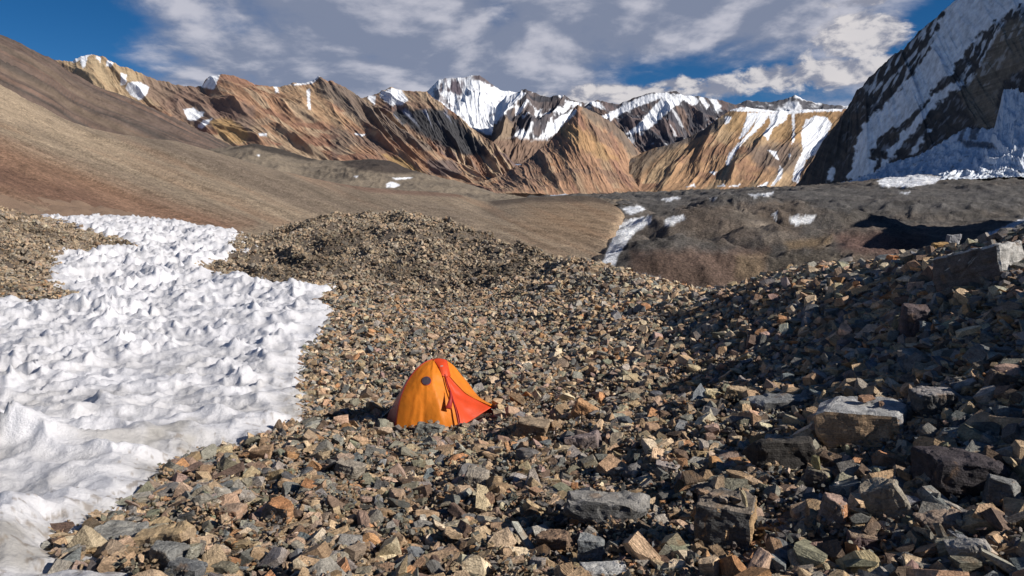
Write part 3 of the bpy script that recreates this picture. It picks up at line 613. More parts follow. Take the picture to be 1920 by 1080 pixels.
def build_moraine():
    nv, nu = 420, 760
    s = np.linspace(.02, 1.55, nu)[None, :]; Y = np.exp(np.linspace(math.log(135), math.log(2750), nv))[:, None]
    Y = np.broadcast_to(Y, (nv, nu)); X = s*Y
    fw = sstep(500, 1500, Y)
    Z = _mor(X, Y)+(1-fw)*(3.4*fbm(X/38, Y/50, 4, 170)+3.2*(ridged(X/48, Y/60, 4, 171)-.5))+sstep(350, 900, Y)*(16*(ridged(X/120, Y/260, 5, 172)-.42))+.9*fbm(X/9, Y/9, 4, 175)
    # a near mound with a steep shaded left flank (centre of the lower moraine)
    mcx, mcy = to_world(1540, 500, 205)[:2]
    Z = Z+5.5*np.exp(-(((X-mcx)/24)**4+((Y-mcy)/30)**2)) 
    nj = fbm(X/30, Y/30, 3, 177); na = 1.5*fbm(X/12, Y/12, 5, 175); nr = ridged(X/26, Y/34, 4, 178)-.4
    Z = Z-sstep(.14, .22, s)*sstep(150, 190, Y)*sstep(1500, 1100, Y)*(7+.007*Y)
    for px_, py_, Y_, rx, ry, h_ in ((1285,452,238,40,44,11),(1215,470,225,22,30,7),(1575,467,225,36,40,9),(1400,369,500,62,80,15),(1320,392,420,45,50,9),(1500,385,470,60,60,10),(1640,432,330,48,45,7),(1460,428,330,40,40,8),
                                  (1720,371,760,110,110,11),(1560,372,800,80,90,9),(1240,379,900,90,110,10),(1850,364,950,120,120,9),(1650,356,1350,120,150,9),(1480,359,1300,120,150,9)):
        c_ = to_world(px_, py_, Y_)
        dome = c_[2]+.8-1.25*h_*(((X-c_[0])/rx)**2+((Y-c_[1])/ry)**2)*(1+.25*nj)+na+h_*.34*nr
        Z = np.maximum(Z, dome)
    sh = s+.03*fbm(Y/60, Y*0, 3, 176)          # the ridge beyond the right edge of the view whose shade lies on the moraine
    Z = Z+.25*Y*sstep(.73, .93, sh)*sstep(1.45, 1.0, sh)*sstep(150, 215, Y)*sstep(520, 440, Y)
    P = np.stack([X, Y, Z], -1); PX, PY = project(P); g = dict(px=PX, py=PY)
    col = np.empty(P.shape); col[:] = (.115,.105,.095)
    n = fbm(X/60, Y/80, 5, 180); n2 = fbm(X/16, Y/30, 5, 181)
    col = mx(col, sstep(-.1, .3, n)*.6, (.16,.13,.105)); col = mx(col, sstep(.05, .4, n2)*.5, (.07,.066,.062))
    col = mx(col, patch(g, [(1280,372),(1500,375),(1500,450),(1330,455),(1260,420)], 16, 12, 30, 182)*.6, (.155,.118,.09))
    col = mx(col, patch(g, [(1380,385),(1480,440),(1450,455),(1360,405)], 10, 8, 20, 183)*.85, (.20,.17,.14))
    col = mx(col, patch(g, [(1180,470),(1440,470),(1440,540),(1180,540)], 12, 8, 30, 184)*.85, (.145,.095,.072))
    col = mx(col, patch(g, [(1380,480),(1440,478),(1425,530),(1380,520)], 10, 6, 20, 185)*.85, (.23,.17,.11))
    col = mx(col, patch(g, [(1470,455),(1560,440),(1556,462),(1480,470)], 8, 5, 20, 186)*.85, (.25,.18,.11))
    col = mx(col, patch(g, [(1560,440),(1740,430),(1720,500),(1600,500)], 12, 8, 30, 187)*.85, (.14,.085,.07))
    col = mx(col, patch(g, [(1440,480),(1560,470),(1640,480),(1640,540),(1440,540)], 10, 8, 30, 188)*.85, (.16,.135,.105))
    col = mx(col, patch(g, [(1120,362),(1920,345),(1920,395),(1560,395),(1500,375),(1250,390),(1150,385)], 6, 8, 20, 189)*.7, (.105,.102,.10))
    for i, p in enumerate([[(1165,390),(1200,386),(1212,392),(1195,398),(1180,404)], [(1150,420),(1175,412),(1222,405),(1220,418),(1195,432),(1178,452),(1165,470),(1155,490),(1150,512),(1100,520),(1120,505),(1135,480),(1148,450)],
                           [(1246,410),(1282,402),(1284,410),(1262,422),(1248,425)], [(1180,512),(1240,522),(1240,530),(1170,520)], [(1480,406),(1528,404),(1526,414),(1510,420),(1490,424),(1482,414)], [(1448,402),(1456,400),(1456,412)],
                           [(1240,374),(1270,368),(1278,371),(1250,378)], [(1405,365),(1450,360),(1445,367),(1410,368)], [(1646,340),(1665,330),(1720,326),(1770,332),(1750,344),(1710,350),(1655,350)],
                           [(1845,440),(1930,405),(2100,400),(2100,470),(1860,450)], [(1685,361),(1705,360),(1700,364)], [(1330,372),(1345,371),(1340,374)]]):
        col = mx(col, patch(g, p, 1.5, 2.5, 6, 190+i), SNOW)
    col = col*1.02*(1+.6*fbm(X/22, Y/30, 4, 198))[..., None]*(1+.45*fbm(PX/5, PY/3.2, 4, 199))[..., None]
    o = link_mesh('glacier_moraine', P, grid_faces(nv, nu), col, M_mor, kind='structure')
    o['label'] = 'dark stony moraine over the glacier, right of the snow gully'
build_moraine()

# the dark mountain on the right and the glacier at its foot
def p_r(col, g):
    px, py = g['px'], g['py']
    t = px+.62*py                         # bands of snow run down to the left
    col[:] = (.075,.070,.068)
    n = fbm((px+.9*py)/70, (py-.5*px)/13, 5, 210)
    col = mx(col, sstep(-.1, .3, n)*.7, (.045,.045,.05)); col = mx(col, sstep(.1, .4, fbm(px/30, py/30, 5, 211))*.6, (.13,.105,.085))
    for i, p in enumerate([
        [(1790,-20),(2000,-200),(1960,0),(1905,10),(1870,40),(1835,65),(1808,100),(1780,140),(1755,160),(1735,190),(1712,215),(1690,232),(1665,250),(1645,262),(1632,290),(1610,320),(1590,332),(1600,300),(1604,270),(1612,245),(1630,222),(1650,205),(1672,180),(1692,158),(1712,140),(1735,110),(1748,75),(1765,35)],
        [(1810,155),(1800,165),(1780,175),(1760,190),(1745,205),(1735,225),(1720,245),(1700,262),(1680,285),(1668,308),(1655,325),(1640,330),(1660,295),(1675,270),(1695,246),(1715,226),(1730,205),(1748,183),(1768,168),(1795,152)],
        [(1752,238),(1740,252),(1722,275),(1712,290),(1700,300),(1716,272),(1735,250),(1748,238)],
        [(1560,310),(1566,318),(1560,336),(1545,340),(1552,325)], [(1620,290),(1645,300),(1640,330),(1590,338),(1600,320)]]):
        col = mx(col, patch(g, p, 2, 8, 16, 220+i), SNOW)
    # dusting of snow on the ledges of the upper left wall
    d = patch(g, [(1690,95),(1740,45),(1790,5),(1770,60),(1730,120),(1690,165),(1650,190),(1600,210),(1640,140)], 8, 6, 14, 230)
    lam = fbm((px+.55*py)/9, (py-.6*px)/40, 4, 231)
    col = mx(col, d*sstep(.0, .22, lam)*.75, SNOW)
    lam2 = sstep(.16, .34, fbm((px+.7*py)/8, (py-.7*px)/30, 4, 233))
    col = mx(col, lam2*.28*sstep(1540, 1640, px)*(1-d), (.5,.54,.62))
    d2 = patch(g, [(1830,70),(1870,20),(1920,-40),(1920,60),(1890,100),(1860,160),(1830,165),(1800,150)], 8, 8, 14, 234)
    col = mx(col, d2*sstep(.02, .2, lam)*.8, SNOW)
    # bedded warm rock of the buttress, its sunlit patches put into a paler colour
    bed = fbm((py+.35*px)/5, px/150, 4, 236)
    b = patch(g, [(1800,175),(1830,140),(1870,60),(1900,35),(1930,40),(1930,120),(1880,150),(1868,180),(1875,230),(1850,245),(1830,230),(1818,210)], 5, 6, 12, 235)
    col = mx(col, b*(.65+.35*sstep(-.1, .2, bed)), (.27,.22,.165)); col = mx(col, b*sstep(.1, .25, bed)*.6, (.10,.085,.07))
    return col
def R_c(px): return 2650/((px-960)/1400+.316)
def R_f(px): return 1596/((px-960)/1400+.05)
r_crest = [(1494,348),(1510,325),(1525,298),(1540,270),(1560,243),(1580,216),(1594,192),(1605,170),(1625,152),(1642,130),(1665,110),(1692,94),(1715,68),(1740,45),(1765,22),(1790,0),(1850,-50),(1920,-110),(1980,-120),(2050,0),(2150,190)]
r_foot = [(1490,350),(1494,350),(1500,350),(1508,350),(1520,350),(1540,350),(1565,349),(1590,348),(1615,346),(1650,344),(1690,340),(1730,335),(1770,330),(1810,327),(1845,322),(1880,315),(1920,310),(1980,300),(2050,290),(2120,280),(2200,280)]
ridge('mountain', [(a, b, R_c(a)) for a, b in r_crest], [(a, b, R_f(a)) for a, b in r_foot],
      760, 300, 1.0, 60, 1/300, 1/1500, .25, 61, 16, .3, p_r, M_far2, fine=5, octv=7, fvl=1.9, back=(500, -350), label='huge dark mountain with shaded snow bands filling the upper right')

def p_g(col, g):
    col[:] = (.74,.80,.88)
    n = ridged(g['px']/34+g['py']/60, g['py']/5, 4, 250); rk = fbm(g['px']/14, g['py']/4, 5, 251)
    col = mx(col, sstep(.45, .8, n)*.25, (.40,.46,.55)); col = mx(col, sstep(.22, .42, rk)*.75*sstep(250, 320, g['py']), (.17,.155,.15))
    v = fbm(g['px']/3, g['py']/40, 4, 252)
    col = mx(col, sstep(.1, .4, v)*.45*sstep(280, 230, g['py']), (.45,.50,.58))
    for i, p in enumerate([[(1795,262),(1806,236),(1812,238),(1802,266)], [(1815,262),(1824,236),(1838,236),(1830,262)], [(1800,262),(1860,268),(1870,280),(1810,275)]]):
        col = mx(col, patch(g, p, 2, 3, 8, 255+i)*.8, (.10,.095,.10))
    return col
def G_d(px, py): return R_f(px)+max(0, 320-py)/430*(R_c(px)-R_f(px))-25
g_crest = [(1560,347),(1600,338),(1640,322),(1665,304),(1720,292),(1760,270),(1795,248),(1815,238),(1845,241),(1866,240),(1870,215),(1876,190),(1882,166),(1900,163),(1925,168),(1960,190),(2040,250)]
ridge('glacier', [(a, b, G_d(a, b)) for a, b in g_crest],
      [(1560,350,2500),(1640,347,2250),(1760,337,2000),(1920,331,1800),(2040,331,1750)], 480, 150, 1.7, 17, 1/45, 1/120, 0, 67, 4, .6, p_g, M_ice, fine=5, back=(80, -80), label='bright crevassed glacier tumbling to the foot of the dark mountain')

# ------------------------------------------------------------------ rocks
rng = np.random.default_rng(7); R = random.Random(11)
def block_bm(dims, cuts, rnd, depth=(.62, .9)):
    """an angular block: a box broken by several planes"""
    bm = bmesh.new(); bmesh.ops.create_cube(bm, size=1.0)
    for v in bm.verts:
        v.co += Vector((rnd.uniform(-.14, .14) for _ in range(3)))
    for k in range(cuts):
        n = Vector((rnd.gauss(0, 1), rnd.gauss(0, 1), rnd.gauss(0, .75))).normalized()
        ext = max(v.co.dot(n) for v in bm.verts)
        r = bmesh.ops.bisect_plane(bm, geom=bm.verts[:]+bm.edges[:]+bm.faces[:], plane_co=n*ext*rnd.uniform(*depth), plane_no=n, clear_outer=True)
        ed = [e for e in r['geom_cut'] if isinstance(e, bmesh.types.BMEdge)]
        if ed: bmesh.ops.holes_fill(bm, edges=ed)
    bmesh.ops.remove_doubles(bm, verts=bm.verts[:], dist=.03)
    for v in bm.verts: v.co = Vector((v.co.x*dims[0], v.co.y*dims[1], v.co.z*dims[2]))
    return bm
def chip(bm, size, rnd, amt=.03, sub=1, bev=.035, step=.16, rough=0):
    bmesh.ops.bevel(bm, geom=bm.edges[:], offset=bev*size, segments=1, affect='EDGES', profile=.6)
    bmesh.ops.triangulate(bm, faces=bm.faces[:])
    for k in range(sub):
        bmesh.ops.subdivide_edges(bm, edges=[e for e in bm.edges if e.calc_length() > size*step], cuts=1, use_grid_fill=False)
        bmesh.ops.triangulate(bm, faces=bm.faces[:])
    import mathutils.noise as mn
    o = Vector((rnd.uniform(0, 99), rnd.uniform(0, 99), rnd.uniform(0, 99)))
    for v in bm.verts:
        n = mn.noise_vector(v.co/size*3.2+o)+.5*mn.noise_vector(v.co/size*8+o)
        v.co += n*amt*size
    if rough:
        bm.normal_update()
        for v in bm.verts:
            q = v.co/size; a = mn.noise(Vector((q.x*2.4, q.y*2.4, q.z*9))+o); c = mn.noise(q*5+o); f = 1-abs(mn.noise(q*2.2+o*.5))*2
            v.co += v.normal*size*rough*(a*.5+c*.7-max(0, f-.78)*3.2+.25*mn.noise(q*14+o))
SHAPES = [('block', (1, .75, .6)), ('slab', (1, .68, .24)), ('wedge', (1, .6, .42)), ('chunk', (1, .85, .7)), ('shard', (1, .40, .2)), ('flat block', (1, .8, .38))]
lib = bpy.data.collections.new('scree_shapes')           # not linked to the scene: only the source shapes of the scree
NV = 24
for i in range(NV):
    nm, d = SHAPES[i % len(SHAPES)]
    bm = block_bm([q*R.uniform(.88, 1.12) for q in d], R.randint(6, 9), R, (.5, .88))
    me = bpy.data.meshes.new('scree_stone'); bm.to_mesh(me); bm.free(); me.materials.append(M_rock_i)
    o = bpy.data.objects.new('scree_stone_%02d' % i, me); lib.objects.link(o)

PAL = [('tan', (.42,.32,.225), 6), ('sandy brown', (.35,.25,.165), 6), ('grey', (.275,.262,.24), 5), ('dark grey', (.13,.13,.13), 2.4), ('rust orange', (.38,.215,.115), 1.3),
       ('olive grey', (.22,.21,.165), 3), ('pinkish brown', (.30,.22,.185), 1.8), ('pale buff', (.50,.42,.32), 2.2), ('slate blue grey', (.155,.17,.185), 1.1), ('dark brown', (.13,.095,.075), 2.2)]
PW = np.array([p[2] for p in PAL], float); PW /= PW.sum()
PC = np.array([p[1] for p in PAL])

# candidates spread evenly over strips of the ground
tent_c = to_world(830, 800, 12.1)[:2]
TENT_FOOT = [tuple(to_world(a, b, c)[:2]) for a, b, c in ((742,806,11.75),(862,795,11.75),(915,768,12.4),(905,760,13.0),(840,745,13.6),(745,755,13.4),(722,785,12.6))]
cand = []
for y0, y1, s0, s1, base, cover in ((2.2,4.2,-.9,1.1,.12,1.1),(4.2,9,-.75,.9,.078,2.1),(9,14,-.7,.85,.082,1.9),(14,22,-.6,.8,.088,1.8),(22,34,-.6,.78,.105,1.8),(34,52,-.72,.72,.130,1.8),(52,84,-.74,.40,.165,1.6),(84,112,-.75,-.1,.28,1.0)):
    area = .5*(s1-s0)*(y1*y1-y0*y0); n = int(area*cover/(base*base*1.05))
    Y = np.sqrt(rng.uniform(y0*y0, y1*y1, n)); s = rng.uniform(s0, s1, n); X = s*Y
    sz = base*np.exp(rng.normal(0, .50, n)); cand.append(np.stack([X, Y, sz, np.full(n, base)], -1))
for y0, y1, s0, s1, base, cover in ((4.2,8,-.65,.8,.032,.42),(8,14,-.6,.75,.038,.40)):      # the small chips between and on the stones
    n = int(.5*(s1-s0)*(y1*y1-y0*y0)*cover/(base*base*1.05)); Y = np.sqrt(rng.uniform(y0*y0, y1*y1, n)); s = rng.uniform(s0, s1, n)
    cand.append(np.stack([s*Y, Y, base*np.exp(rng.normal(0, .3, n)), np.full(n, base)], -1))
cand = np.concatenate(cand)
X, Y, SZ, BS = cand.T
reg = fbm(X/2.2, Y/2.2, 3, 300)
SZ = SZ*(1+.45*reg)*(1+.5*sstep(.2, .6, X/Y)*sstep(40, 10, Y))
big = rng.uniform(0, 1, len(X)) < .014*sstep(30, 10, Y)
SZ = np.where(big, SZ*rng.uniform(1.5, 2.4, len(X)), SZ)
SZ = np.minimum(SZ, BS*3.0)*(1-.22*sstep(4, 0, X)*sstep(11, 16, Y))
sd = snow_sd(X, Y)
fpx, fpy = project(np.stack([X, Y, near_z(X, Y)], -1))
# hidden back slopes of the hill and the right crest need no stones
vis = (fpx > -250) & (fpx < 2200)
zc = near_z(X, Y)
t_here = zc/Y
blk = np.zeros(len(X), bool)
for k in (.93, .86, .78, .7, .6):
    blk |= near_z(X*k, Y*k)/(Y*k) > t_here+.026+.5/Y*.5
tf = poly_sd(X, Y, TENT_FOOT)
ok = (sd < .12+.22*sstep(15, 30, Y)+.25*fbm(X/.6, Y/.6, 2, 68)) & vis & (~blk | (Y < 14) | ((X/Y < .12) & (Y < 88))) & (tf < -.10-SZ*.3) 
# stray stones on the snow
stray = (sd > .1) & (sd < 2.5) & vis & (SZ < .11) & (rng.uniform(0, 1, len(X)) < .03*np.exp(-np.maximum(sd, 0)*1.3)) & (Y < 30)
sel = ok | stray
X, Y, SZ, sd, fpx, fpy, zc = [q[sel] for q in (X, Y, SZ, sd, fpx, fpy, zc)]
N = len(X)
SHI = rng.integers(0, NV, N)
pick = rng.choice(len(PAL), N, p=PW)
# colder, darker stones on the right-hand slope and in the middle belt
coldness = np.clip(sstep(.12, .5, X/Y)*.40+.35*fbm(X/5, Y/5, 3, 310), 0, .8)*sstep(60, 15, Y)
cold = rng.uniform(0, 1, N) < coldness
pick = np.where(cold, rng.choice([2, 3, 8, 9, 5], N, p=[.3, .28, .17, .15, .10]), pick)
RC = PC[pick]*rng.uniform(.9, 1.55, (N, 1))*np.array([1.03, 1.0, .94])*(1+rng.normal(0, .03, (N, 3)))
farw = sstep(24, 52, Y)[:, None]
RC = RC*(1-farw*.6)+np.array([.33,.268,.195])*farw*.6*rng.uniform(.6, 1.3, (N, 1))
RC = RC*(1-.48*sstep(.0, .35, fbm(X/6, Y/9, 3, 320))*sstep(20, 42, Y))[:, None]  # darker patches on the hill stones imitate the shade of its relief
ROT = np.stack([rng.normal(0, .45, N), rng.normal(0, .45, N), rng.uniform(0, 6.283, N)], -1)
tall = rng.uniform(0, 1, N) < .12
ROT[tall, 0] += rng.choice([-1, 1], tall.sum())*rng.uniform(.6, 1.4, tall.sum())

# ---- rocks that the photograph singles out: (name, label, short name, pixel box x0 y0 x1 y1, depth ratio, turn, tilt, colours, cuts)
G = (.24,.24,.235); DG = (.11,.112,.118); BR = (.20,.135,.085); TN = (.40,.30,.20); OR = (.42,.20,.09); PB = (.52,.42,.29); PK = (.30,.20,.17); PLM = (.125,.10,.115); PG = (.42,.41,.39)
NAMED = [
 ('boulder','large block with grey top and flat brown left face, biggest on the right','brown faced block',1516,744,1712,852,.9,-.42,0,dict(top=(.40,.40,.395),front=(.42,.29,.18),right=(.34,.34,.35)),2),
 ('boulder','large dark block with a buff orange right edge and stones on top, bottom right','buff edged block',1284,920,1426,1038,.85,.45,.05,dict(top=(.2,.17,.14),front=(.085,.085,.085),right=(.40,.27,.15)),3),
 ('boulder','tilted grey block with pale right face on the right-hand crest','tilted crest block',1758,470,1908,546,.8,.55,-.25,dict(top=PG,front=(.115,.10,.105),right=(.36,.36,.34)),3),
 ('boulder','big dark plum coloured boulder in shade near the right edge','plum boulder',1732,830,1880,942,.8,.1,.1,dict(top=(.06,.05,.055),front=(.045,.04,.045),right=(.05,.045,.05)),5),  # plum rock, colours lowered to put its shade in
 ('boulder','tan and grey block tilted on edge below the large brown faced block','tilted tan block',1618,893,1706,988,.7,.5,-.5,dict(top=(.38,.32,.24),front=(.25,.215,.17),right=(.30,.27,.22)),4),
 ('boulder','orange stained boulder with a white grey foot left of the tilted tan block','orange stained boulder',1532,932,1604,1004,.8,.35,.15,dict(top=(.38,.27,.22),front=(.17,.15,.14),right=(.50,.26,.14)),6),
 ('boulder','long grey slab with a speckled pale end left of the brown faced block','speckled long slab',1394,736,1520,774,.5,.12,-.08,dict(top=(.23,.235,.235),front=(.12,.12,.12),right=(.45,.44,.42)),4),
 ('boulder','long dark brown boulder in the hollow left of the brown faced block','long dark boulder',1398,815,1520,884,.6,.0,.05,dict(top=(.06,.055,.05),front=(.035,.032,.03),right=(.05,.045,.04)),8),  # brown rock, darkened in colour for the shade it lies in
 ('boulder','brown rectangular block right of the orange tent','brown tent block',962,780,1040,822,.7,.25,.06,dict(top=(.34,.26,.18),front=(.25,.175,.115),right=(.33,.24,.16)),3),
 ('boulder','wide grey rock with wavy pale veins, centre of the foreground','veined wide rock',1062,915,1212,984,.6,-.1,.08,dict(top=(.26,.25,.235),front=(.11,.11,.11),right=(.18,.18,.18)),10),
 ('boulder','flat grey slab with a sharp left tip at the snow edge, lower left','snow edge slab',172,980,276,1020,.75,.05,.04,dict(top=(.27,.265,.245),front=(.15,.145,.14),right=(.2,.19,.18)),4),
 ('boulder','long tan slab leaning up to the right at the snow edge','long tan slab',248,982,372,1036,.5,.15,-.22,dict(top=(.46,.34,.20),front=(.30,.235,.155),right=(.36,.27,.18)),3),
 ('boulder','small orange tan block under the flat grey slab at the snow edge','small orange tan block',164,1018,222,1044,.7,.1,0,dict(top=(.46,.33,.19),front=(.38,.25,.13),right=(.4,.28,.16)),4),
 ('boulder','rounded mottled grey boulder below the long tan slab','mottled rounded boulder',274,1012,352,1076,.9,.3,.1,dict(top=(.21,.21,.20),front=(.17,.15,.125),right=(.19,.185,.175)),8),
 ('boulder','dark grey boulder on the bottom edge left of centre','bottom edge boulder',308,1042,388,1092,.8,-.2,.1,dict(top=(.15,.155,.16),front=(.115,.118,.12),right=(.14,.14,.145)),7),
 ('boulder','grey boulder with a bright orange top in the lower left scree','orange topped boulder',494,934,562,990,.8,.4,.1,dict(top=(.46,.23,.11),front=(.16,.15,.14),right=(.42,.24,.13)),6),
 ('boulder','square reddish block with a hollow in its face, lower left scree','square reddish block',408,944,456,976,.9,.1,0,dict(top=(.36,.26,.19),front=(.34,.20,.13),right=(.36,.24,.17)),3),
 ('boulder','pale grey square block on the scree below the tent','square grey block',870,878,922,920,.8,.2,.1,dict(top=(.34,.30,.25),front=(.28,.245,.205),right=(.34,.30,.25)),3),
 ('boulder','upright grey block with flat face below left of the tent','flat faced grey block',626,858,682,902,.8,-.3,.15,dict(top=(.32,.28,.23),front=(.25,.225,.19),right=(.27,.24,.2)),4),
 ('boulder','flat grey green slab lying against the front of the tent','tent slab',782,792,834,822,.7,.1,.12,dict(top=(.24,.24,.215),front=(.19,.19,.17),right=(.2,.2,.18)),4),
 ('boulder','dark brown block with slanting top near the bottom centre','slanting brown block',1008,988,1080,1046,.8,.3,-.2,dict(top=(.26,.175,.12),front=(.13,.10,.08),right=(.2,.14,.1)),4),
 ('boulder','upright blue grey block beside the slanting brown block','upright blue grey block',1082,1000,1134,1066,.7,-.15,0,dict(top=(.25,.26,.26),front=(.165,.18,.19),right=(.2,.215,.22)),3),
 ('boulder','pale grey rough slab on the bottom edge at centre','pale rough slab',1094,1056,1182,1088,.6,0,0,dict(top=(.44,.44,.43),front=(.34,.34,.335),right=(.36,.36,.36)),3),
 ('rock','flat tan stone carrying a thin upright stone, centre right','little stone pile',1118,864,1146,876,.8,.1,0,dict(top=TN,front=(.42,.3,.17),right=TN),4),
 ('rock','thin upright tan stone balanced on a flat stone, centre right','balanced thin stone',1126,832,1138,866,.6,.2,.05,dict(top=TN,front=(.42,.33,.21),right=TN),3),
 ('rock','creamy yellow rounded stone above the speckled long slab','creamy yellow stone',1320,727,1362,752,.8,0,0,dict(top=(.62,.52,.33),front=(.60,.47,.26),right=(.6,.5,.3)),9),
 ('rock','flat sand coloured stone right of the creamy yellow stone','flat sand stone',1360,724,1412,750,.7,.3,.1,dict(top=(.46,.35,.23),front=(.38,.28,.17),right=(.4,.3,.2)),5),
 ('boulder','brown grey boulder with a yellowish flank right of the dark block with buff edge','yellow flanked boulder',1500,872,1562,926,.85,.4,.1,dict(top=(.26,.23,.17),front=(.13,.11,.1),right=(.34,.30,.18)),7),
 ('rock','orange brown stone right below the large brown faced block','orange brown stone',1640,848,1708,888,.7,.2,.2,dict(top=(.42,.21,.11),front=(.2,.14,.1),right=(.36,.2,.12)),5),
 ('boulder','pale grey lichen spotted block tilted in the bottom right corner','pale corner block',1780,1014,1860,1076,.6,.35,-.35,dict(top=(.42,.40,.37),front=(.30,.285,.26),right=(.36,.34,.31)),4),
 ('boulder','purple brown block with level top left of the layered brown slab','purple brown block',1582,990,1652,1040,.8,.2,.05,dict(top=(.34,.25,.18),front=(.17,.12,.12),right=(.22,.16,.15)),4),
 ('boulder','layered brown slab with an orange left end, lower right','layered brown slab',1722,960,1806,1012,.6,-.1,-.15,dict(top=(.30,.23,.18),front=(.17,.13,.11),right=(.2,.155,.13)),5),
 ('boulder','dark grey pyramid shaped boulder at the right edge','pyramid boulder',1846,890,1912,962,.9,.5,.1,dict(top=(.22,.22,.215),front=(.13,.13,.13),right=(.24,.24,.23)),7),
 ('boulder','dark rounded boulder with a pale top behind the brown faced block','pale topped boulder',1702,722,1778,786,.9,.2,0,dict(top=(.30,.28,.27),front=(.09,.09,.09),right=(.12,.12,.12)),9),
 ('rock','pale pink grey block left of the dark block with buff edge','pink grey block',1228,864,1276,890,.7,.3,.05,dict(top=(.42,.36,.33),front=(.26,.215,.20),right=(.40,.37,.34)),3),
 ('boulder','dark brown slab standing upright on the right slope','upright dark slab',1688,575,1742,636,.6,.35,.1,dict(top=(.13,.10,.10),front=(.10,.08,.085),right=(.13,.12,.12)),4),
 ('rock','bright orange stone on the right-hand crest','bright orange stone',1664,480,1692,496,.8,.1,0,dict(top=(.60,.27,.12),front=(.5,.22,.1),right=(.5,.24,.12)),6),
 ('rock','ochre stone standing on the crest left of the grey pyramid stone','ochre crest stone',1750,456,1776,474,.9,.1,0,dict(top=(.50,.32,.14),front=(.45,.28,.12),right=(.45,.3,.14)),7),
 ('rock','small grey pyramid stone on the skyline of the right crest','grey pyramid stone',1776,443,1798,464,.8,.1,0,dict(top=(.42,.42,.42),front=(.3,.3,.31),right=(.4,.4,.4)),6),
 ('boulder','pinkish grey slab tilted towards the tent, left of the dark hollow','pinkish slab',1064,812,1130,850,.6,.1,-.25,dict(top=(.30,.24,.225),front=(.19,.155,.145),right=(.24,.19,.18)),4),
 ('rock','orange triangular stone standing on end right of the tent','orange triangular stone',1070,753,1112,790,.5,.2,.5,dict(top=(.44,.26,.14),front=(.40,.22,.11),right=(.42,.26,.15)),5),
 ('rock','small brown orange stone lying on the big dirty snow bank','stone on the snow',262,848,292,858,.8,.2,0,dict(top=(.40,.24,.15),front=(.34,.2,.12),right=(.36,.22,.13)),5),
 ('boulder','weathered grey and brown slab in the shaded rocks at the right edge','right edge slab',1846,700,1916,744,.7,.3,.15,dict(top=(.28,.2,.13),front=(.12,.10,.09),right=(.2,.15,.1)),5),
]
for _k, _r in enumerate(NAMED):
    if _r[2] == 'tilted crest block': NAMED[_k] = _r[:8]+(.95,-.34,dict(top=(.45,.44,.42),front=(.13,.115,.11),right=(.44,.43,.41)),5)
GROUP = 'loose rocks lying on the moraine'
boulders = []; placed = []        # (x, y, radius) of the singled-out rocks
landmarks = [('orange tent', 830, 750)]
def make_boulder(row, k):
    name, label, short, x0, y0, x1, y1, dr, turn, tilt, cols, cuts = row
    rnd = random.Random(1000+k)
    g = hit_ground((x0+x1)/2, y1)
    Yb = g[1]; w = (x1-x0)/F_PX*Yb*1.03; hgt = (y1-y0)/F_PX*Yb
    d = w*dr
    # the box's height: part of the pixel height is the top face seen from above
    elev = -g[2]/Yb; h = max(hgt-d*elev*.75, hgt*.45)*1.12
    if k == 0: h *= 1.26; w *= 1.06
    ca, sa = abs(math.cos(turn)), abs(math.sin(turn))
    turn = -abs(turn); wl = w/(ca+sa*dr)
    bm = block_bm((wl, wl*dr, h*1.16), cuts+2, rnd, (.76, .95) if cuts < 5 else (.66, .92))
    size = max(wl, h)
    bm.normal_update()
    chip(bm, size, rnd, .022, 4 if w > .2 else 2, .03, .06 if w > .3 else .1, .014 if k == 0 else .040)
    bm.normal_update()
    me = bpy.data.meshes.new(name); bm.to_mesh(me)
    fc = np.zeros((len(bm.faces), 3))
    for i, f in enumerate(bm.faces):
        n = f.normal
        fc[i] = cols['top'] if n.z > .55 else cols['right'] if (n.x > .5 or (n.x > .25 and n.y > 0)) else cols['front']  # face colours also carry painted shade on fronts and sun on tops
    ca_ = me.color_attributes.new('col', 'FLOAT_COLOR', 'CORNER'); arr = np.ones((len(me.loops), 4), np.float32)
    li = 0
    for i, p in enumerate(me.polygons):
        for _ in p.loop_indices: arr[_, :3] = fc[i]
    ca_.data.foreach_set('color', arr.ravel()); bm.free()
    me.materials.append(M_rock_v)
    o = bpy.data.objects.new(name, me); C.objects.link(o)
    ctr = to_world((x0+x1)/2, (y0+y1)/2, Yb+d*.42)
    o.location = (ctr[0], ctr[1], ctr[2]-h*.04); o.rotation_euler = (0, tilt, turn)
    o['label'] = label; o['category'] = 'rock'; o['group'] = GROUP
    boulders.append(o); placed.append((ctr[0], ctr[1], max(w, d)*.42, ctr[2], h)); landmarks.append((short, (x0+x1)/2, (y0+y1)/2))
for k, row in enumerate(NAMED): make_boulder(row, k)

